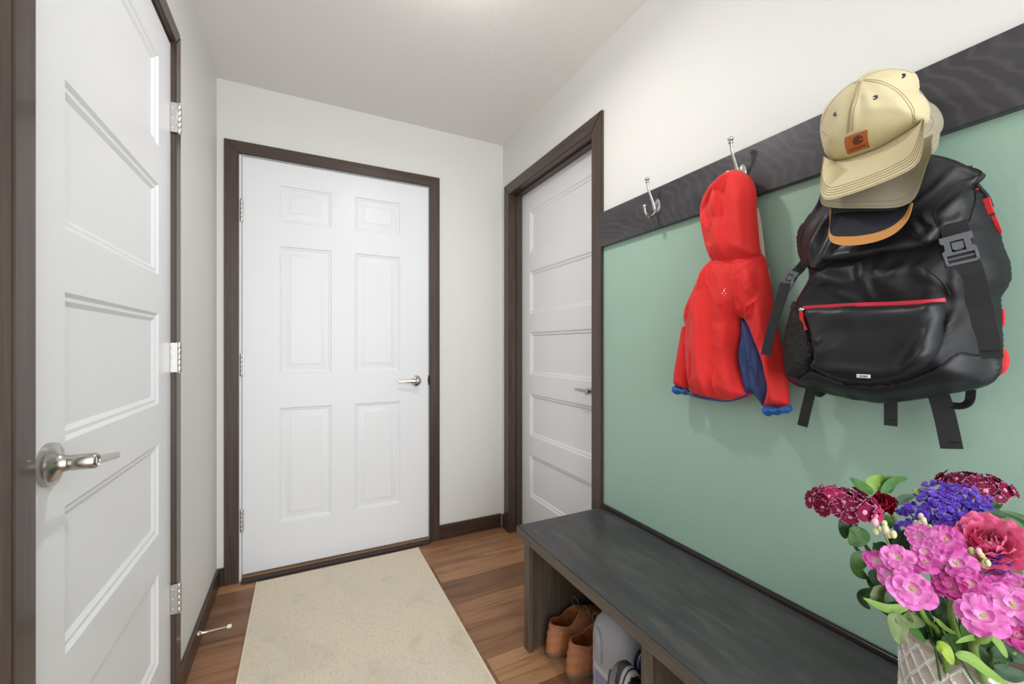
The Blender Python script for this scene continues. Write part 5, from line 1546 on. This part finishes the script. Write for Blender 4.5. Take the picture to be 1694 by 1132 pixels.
stock('pink stock flower at the upper middle of the bunch', [(622, 390, 76, .625), (640, 462, 66, .615), (742, 405, 84, .61), (640, 515, 66, .61), (700, 470, 72, .63)], 2.2,
      [fz(730, 930, .63), fz(700, 700, .63), fz(670, 520, .635), fz(640, 400, .635)], [(610, 315, .64, 7)])
stock('pink stock flower at the centre of the bunch with pale green buds', [(795, 525, 92, .60), (868, 628, 82, .58), (778, 642, 86, .59), (930, 560, 70, .61), (1000, 575, 62, .61), (715, 545, 62, .61)], 1.2,
      [fz(795, 975, .60), fz(770, 780, .60), fz(800, 650, .61), fz(880, 560, .615)], [(925, 505, .60, 10)], .0042, (2,))
stock('pink stock flower with the largest blooms low at the front', [(1078, 735, 115, .555), (925, 790, 118, .55), (1010, 660, 80, .575), (1115, 650, 85, .575), (890, 700, 70, .575)], -1.2,
      [fz(885, 1010, .56), fz(945, 900, .555), fz(985, 790, .565), fz(1060, 690, .58)], [], .005)
stock('deep pink stock flower low at the right edge', [(1105, 885, 80, .56), (1165, 850, 80, .56), (1190, 760, 80, .58), (1160, 930, 60, .56)], -.6,
      [fz(1060, 1060, .57), fz(1120, 950, .57), fz(1165, 840, .575)], [], .004, (0, 1, 3))
# --- sweet william heads
def dianthus_mesh():
    bm = NB(); c = Vector()
    for k in range(5):
        a = 2 * PI * k / 5; d = Vector((math.cos(a), math.sin(a), 0))
        petal(bm, c, d, (0, 0, 1), 1, .52, .15, .12, 0, k)
        petal(bm, c + d * .90 + Vector((0, 0, .12)), d, (0, 0, 1), .10, .50, .2, .06, 1, k)
    lathe(bm, (0, 0, .05), (0, 0, 1), [(0, .27), (.03, .25), (.05, .10), (.07, 0)], 12, 2)
    me = bpy.data.meshes.new('dianthus_floret'); bm.to_mesh(me); bm.free()
    return me
DM = dianthus_mesh(); DM2 = DM.copy()
for m_ in ('maroon', 'whitee', 'pinkc'): DM.materials.append(M[m_])
for m_ in ('magenta', 'whitee', 'pinkc'): DM2.materials.append(M[m_])
for me_ in (DM, DM2):
    for p in me_.polygons: p.use_smooth = True
def sweet_william(label, cx_, cy_, k, rx_, ry_, fl_r, n, foot_a, stem_pts, bias=.0, pinkish=()):
    fp = foot_in_vase(foot_a, .03); t = thing('sweet_william', label, 'flower', fp, FG)
    stem_pts = into(stem_pts); b = NB(); tube(b, [fp] + stem_pts, .0026, 8, 6); obj('stem', b, M['stemd'], t, 60)
    C0 = fz(cx_, cy_, k); n0 = face_cam(C0, (0, 0, .9)); X_, Y_, N_ = frame_of(n0, (0, 0, 1))
    sx_ = rx_ / 3.043 / F_PX * k; sy_ = ry_ / 3.043 / F_PX * k
    ga = 2.39996
    for i in range(n):
        rr_ = math.sqrt((i + .5) / n); a = i * ga
        x, y = rr_ * math.cos(a), rr_ * math.sin(a)
        d = (X_ * x * 1.0 + Y_ * y * 1.0 + N_ * math.sqrt(max(0, 1.15 - rr_ * rr_)) * .8).normalized()
        p = C0 + X_ * x * sx_ + Y_ * y * sy_ + N_ * (sy_ * .55 * math.sqrt(max(0, 1 - rr_ * rr_)) + rn.uniform(-.005, .004))
        o = bpy.data.objects.new('floret', DM2 if i in pinkish else DM); C.collection.objects.link(o); o.parent = t
        fx, fy, fd = frame_of(d); s_ = fl_r * rn.uniform(.85, 1.15); ra = rn.uniform(0, 6)
        m3 = Matrix((fx, fy, fd)).transposed().to_4x4() @ Matrix.Rotation(ra, 4, 'Z') @ Matrix.Scale(s_, 4)
        o.matrix_local = Matrix.Translation(p - ORIGIN[t.name]) @ m3
        if i % 2 == 0:
            b = NB(); q = p - d * .001; tube(b, [C0 - N_ * .028, C0.lerp(q, .6) - N_ * .014, q], .0011, 5, 3); obj('pedicel', b, M['leaf'], t, 60)
    for i in range(16):      # pointed green bracts under the head
        a = i * ga * 1.3; d = X_ * math.cos(a) + Y_ * math.sin(a); q = C0 - N_ * .014
        leaf_(t, [q, q + d * sx_ * .45 + N_ * .002, q + d * sx_ * .78 + N_ * .012], .0022, 'leafl', N_, .1, 'bract')
    return t
sweet_william('maroon sweet william head with pink eyes, leftmost bloom of the bunch', 225, 225, .70, 140, 84, .0135, 27, 3.0, [fz(640, 940, .66), fz(440, 560, .67), fz(330, 420, .69), fz(250, 270, .70)], 0, (1, 4, 9, 14, 22, 26))
sweet_william('maroon sweet william head topmost at the back of the bunch', 885, 135, .715, 140, 66, .0122, 25, 1.6, [fz(900, 900, .64), fz(920, 500, .68), fz(900, 200, .71)], 0, ())
# --- statice
SM = bpy.data.meshes.new('statice_floret'); bm = NB()
for k in range(5):
    a = 2 * PI * k / 5; petal(bm, Vector(), (math.cos(a), math.sin(a), .0), (0, 0, 1), 1, .5, .6, .3, 0, k * 2, nu=5, nv=7); petal(bm, Vector(), (math.cos(a + .6), math.sin(a + .6), .0), (0, 0, 1), .7, .4, 1.1, .3, 0, k, nu=4, nv=5)
bm.to_mesh(SM); bm.free(); SM2 = SM.copy(); SM.materials.append(M['statice']); SM2.materials.append(M['statice2'])
for me_ in (SM, SM2):
    for p in me_.polygons: p.use_smooth = True
def statice(label, cl_, foot_a, stem_pts):
    fp = foot_in_vase(foot_a, .02); t = thing('statice', label, 'flower', fp, FG)
    stem_pts = into(stem_pts); b = NB(); tube(b, [fp] + stem_pts, .0019, 8, 6); obj('stem', b, M['stemd'], t, 60)
    top = stem_pts[-1]
    for (x, y, r, k, n) in cl_:
        n = int(n * 1.15)
        c0 = fz(x, y, k); rr_ = r / 3.043 / F_PX * k
        b = NB(); tube(b, [top, top.lerp(c0, .5) - Vector((0, 0, .006)), c0], .0013, 6, 4); obj('branch', b, M['leaf'], t, 60)
        n0 = face_cam(c0, (0, 0, .5)); X_, Y_, N_ = frame_of(n0, (0, 0, 1))
        for i in range(n):
            q = math.sqrt((i + .5) / n); a = i * 2.39996
            d = (X_ * q * math.cos(a) + Y_ * q * math.sin(a) + N_ * .7).normalized()
            p = c0 + (X_ * q * math.cos(a) + Y_ * q * math.sin(a)) * rr_ + N_ * (rr_ * .4 * (1 - q * q)) + Vector((rn.uniform(-1, 1), rn.uniform(-1, 1), rn.uniform(-1, 1))) * .0015
            o = bpy.data.objects.new('bract', SM if rn.random() < .65 else SM2); C.collection.objects.link(o); o.parent = t
            fx, fy, fd = frame_of(d)
            o.matrix_local = Matrix.Translation(p - ORIGIN[t.name]) @ Matrix((fx, fy, fd)).transposed().to_4x4() @ Matrix.Rotation(rn.uniform(0, 6), 4, 'Z') @ Matrix.Scale(.0058 * rn.uniform(.8, 1.2), 4)
statice('violet statice sprays behind the pink stock, right of the red rose', [(705, 268, 72, .665, 20), (655, 212, 62, .675, 15), (590, 285, 38, .665, 8), (530, 242, 30, .68, 7), (540, 348, 32, .655, 7), (760, 345, 40, .65, 8)], 1.9, [fz(760, 800, .64), fz(745, 520, .655), fz(700, 360, .66)])
statice('violet statice sprays below the topmost maroon head', [(820, 182, 62, .675, 17), (885, 222, 58, .67, 15), (790, 240, 50, .665, 12), (700, 152, 42, .69, 9), (900, 308, 42, .655, 9), (745, 190, 34, .68, 6)], 1.5, [fz(850, 800, .64), fz(840, 520, .655), fz(830, 300, .665)])
statice('small violet statice tuft between the coral rose and the low pink stock', [(1000, 520, 44, .60, 12)], .6, [fz(1000, 900, .62), fz(1010, 700, .61), fz(1000, 540, .605)])
# --- roses
def rose(name, label, c, r, m, foot_a, stem_pts, tilt, layers):
    fp = foot_in_vase(foot_a, .025); t = thing(name, label, 'flower', fp, FG)
    stem_pts = into(stem_pts); b = NB(); tube(b, [fp] + stem_pts, .0028, 8, 6); obj('stem', b, M['stem'], t, 60)
    n0 = face_cam(c, tilt); X_, Y_, N_ = frame_of(n0)
    for (n, rad, L, W, cup, off) in layers:
        for k in range(n):
            a = 2 * PI * k / n + off + rn.uniform(-.1, .1); d = X_ * math.cos(a) + Y_ * math.sin(a)
            b = NB(); petal(b, c + d * rad * r - N_ * r * .2, d, N_, L * r, W * r, cup, .09 * r, 0, rn.uniform(0, 6), nu=8, nv=8)
            obj('petal', b, m, t, 80, False)
    b = NB(); ball(b, c - N_ * r * .25, r * .28, 0, 1, 1, .9, 10); obj('calyx', b, M['stem'], t, 60)
rose('red_rose', 'small crimson rose beside the leftmost maroon head', fz(432, 228, .69), .021, M['rosed'], 2.8, [fz(640, 940, .65), fz(560, 560, .66), fz(505, 340, .675), fz(450, 250, .69)], (-.2, .1, .5),
     [(5, .02, 1.0, .72, .75, 0), (5, .02, .85, .62, 1.05, .6), (4, .0, .75, .5, 1.3, .2), (3, 0, .6, .35, 1.5, .9)])
rose('coral_rose', 'large ruffled coral pink rose at the right of the bunch', fz(960, 415, .615), .047, M['rosep'], .3, [fz(1000, 950, .62), fz(1010, 700, .625), fz(970, 450, .625)], (0, 0, .75),
     [(7, .02, 1.0, .5, .30, 0), (7, .02, .86, .46, .55, .45), (6, .02, .74, .40, .8, .1), (6, .0, .60, .32, 1.05, .7), (5, 0, .46, .26, 1.25, .3), (4, 0, .34, .18, 1.45, 0)])
# --- greenery sprigs
def sprig(label, foot_a, stem_pts, leaves, m='leaf', cat='foliage'):
    fp = foot_in_vase(foot_a, .045); t = thing('leafy_sprig', label, cat, fp, 'green sprigs in the vase')
    stem_pts = into(stem_pts); b = NB(); tube(b, [fp] + stem_pts, .0016, 7, 6); obj('stem', b, M['stemd'], t, 60)
    for (pts, W, mm) in leaves: leaf_(t, [fz(*p) for p in pts], W * (.66 if mm in ('leafl', 'leafy') else .8), mm, None, .22, 'leaf', .08)
sprig('green sprig with glossy leaves rising above the red rose', 2.9, [fz(640, 900, .66), fz(500, 480, .68), fz(400, 180, .70)],
      [([(380, 165, .70), (320, 140, .70), (262, 94, .70)], .011, 'leaf'), ([(375, 170, .70), (375, 120, .705), (435, 84, .71)], .015, 'leafl'), ([(400, 190, .70), (440, 140, .70), (475, 100, .70), (462, 170, .70)], .011, 'leaf'),
       ([(418, 172, .69), (480, 110, .695), (552, 96, .70)], .008, 'leaf'), ([(490, 225, .68), (530, 200, .68), (588, 182, .68)], .008, 'leafd')])
sprig('green sprig with round leaves hanging at the left of the bunch', 3.2, [fz(600, 900, .64), fz(440, 640, .66), fz(340, 440, .68), fz(290, 330, .69)],
      [([(300, 320, .69), (240, 330, .69), (235, 400, .69)], .014, 'leafd'), ([(310, 340, .68), (300, 390, .675), (262, 432, .67)], .018, 'leaf'), ([(335, 380, .68), (290, 440, .68), (330, 478, .68)], .004, 'leafd'),
       ([(370, 500, .67), (310, 500, .67), (300, 560, .67), (350, 600, .67)], .014, 'leaf'), ([(400, 560, .66), (390, 600, .66), (440, 640, .66)], .013, 'leafd'), ([(350, 590, .67), (380, 640, .67), (440, 650, .67)], .007, 'leafd'),
       ([(420, 655, .655), (330, 680, .655), (325, 715, .655), (362, 755, .655)], .009, 'leafd'), ([(480, 340, .675), (440, 310, .675), (400, 330, .67)], .012, 'leaf'), ([(440, 420, .67), (400, 460, .67), (380, 420, .665)], .012, 'leafd'), ([(520, 400, .66), (480, 420, .66), (440, 380, .66)], .012, 'leafd')])
sprig('light green sprig with a long pale leaf pointing left over the rim', 2.7, [fz(640, 900, .60), fz(600, 780, .60), fz(560, 740, .60)],
      [([(560, 742, .60), (450, 752, .605), (328, 700, .61)], .009, 'leafl'), ([(600, 640, .62), (500, 680, .62), (400, 690, .62), (480, 806, .62)], .016, 'leafo'), ([(560, 750, .61), (520, 790, .60), (640, 830, .60)], .017, 'leafo'),
       ([(490, 770, .60), (500, 840, .595), (510, 930, .59)], .016, 'leafo'), ([(520, 660, .61), (480, 720, .61), (520, 790, .61)], .016, 'leafd'), ([(560, 840, .60), (590, 870, .60), (640, 925, .60)], .008, 'leaf')])
sprig('yellow green leaves drooping over the front of the rim', -2.0, [fz(720, 960, .565), fz(720, 940, .565)],
      [([(696, 940, .562), (740, 960, .555), (776, 1035, .55)], .012, 'leafy'), ([(790, 985, .56), (860, 1000, .555), (940, 1060, .55), (1060, 1140, .545)], .011, 'leafl'), ([(960, 870, .56), (1010, 930, .555), (1052, 1000, .55)], .008, 'leafl'),
       ([(940, 890, .565), (860, 900, .56), (795, 925, .56)], .005, 'leafl'), ([(690, 800, .58), (740, 850, .58), (800, 880, .58)], .005, 'leafl')])
sprig('dark green leaves at the right edge behind the coral rose', .5, [fz(1000, 700, .64), fz(960, 400, .67), fz(930, 280, .69)],
      [([(930, 275, .69), (1020, 300, .685), (1150, 330, .67)], .017, 'leafd'), ([(960, 290, .69), (1060, 290, .685), (1160, 300, .675)], .012, 'leaf'), ([(930, 260, .70), (990, 230, .70), (1030, 215, .70)], .009, 'leafd'), ([(1000, 310, .68), (1090, 350, .67), (1160, 400, .66)], .017, 'leaf'),
       ([(900, 310, .67), (950, 330, .66), (995, 322, .66)], .003, 'leafl'), ([(580, 170, .685), (640, 160, .685), (710, 178, .685)], .009, 'leafo')])
sprig('dark green leaves low at the right inside the rim', -.4, [fz(960, 980, .59), fz(980, 960, .59)],
      [([(980, 1000, .575), (1060, 970, .57), (1160, 1030, .56)], .014, 'leafd'), ([(980, 1040, .57), (1060, 1080, .565), (1160, 1090, .56)], .012, 'leafd'), ([(700, 850, .62), (700, 920, .61), (740, 980, .60)], .014, 'leafd'), ([(820, 820, .60), (850, 900, .60), (830, 990, .60)], .010, 'leaf'),
       ([(900, 860, .61), (900, 930, .61), (860, 1000, .60)], .014, 'leafd'), ([(620, 780, .62), (600, 850, .62), (660, 900, .62)], .014, 'leafd'), ([(760, 760, .63), (740, 840, .62), (760, 930, .61)], .016, 'leafd'), ([(1040, 880, .60), (1060, 950, .60), (1010, 1020, .59)], .014, 'leafd')])
sprig('dark green leaves in the heart of the bunch', 1.0, [fz(780, 900, .64), fz(780, 600, .65)],
      [([(x, y, k), (x + dx, y - 60, k), (x + dx * 2, y - 110, k)], .015, 'leafd' if i % 2 else 'leaf') for i, (x, y, k, dx) in enumerate(((560, 560, .64, -30), (600, 700, .64, -30), (700, 640, .65, 20), (760, 720, .64, 30), (860, 520, .66, -30), (680, 380, .67, 20), (820, 380, .68, 30), (500, 470, .65, 20), (1040, 620, .64, 30), (980, 480, .66, 30), (580, 460, .66, -20), (900, 700, .64, 20), (640, 860, .63, -10), (720, 900, .63, 12), (800, 930, .62, -14), (870, 960, .61, 10), (940, 990, .60, 14), (700, 800, .62, 10), (840, 860, .62, 16), (980, 900, .60, 20), (1060, 1000, .59, 20), (1100, 960, .59, 10), (760, 980, .60, 6), (900, 1040, .585, 6)))])
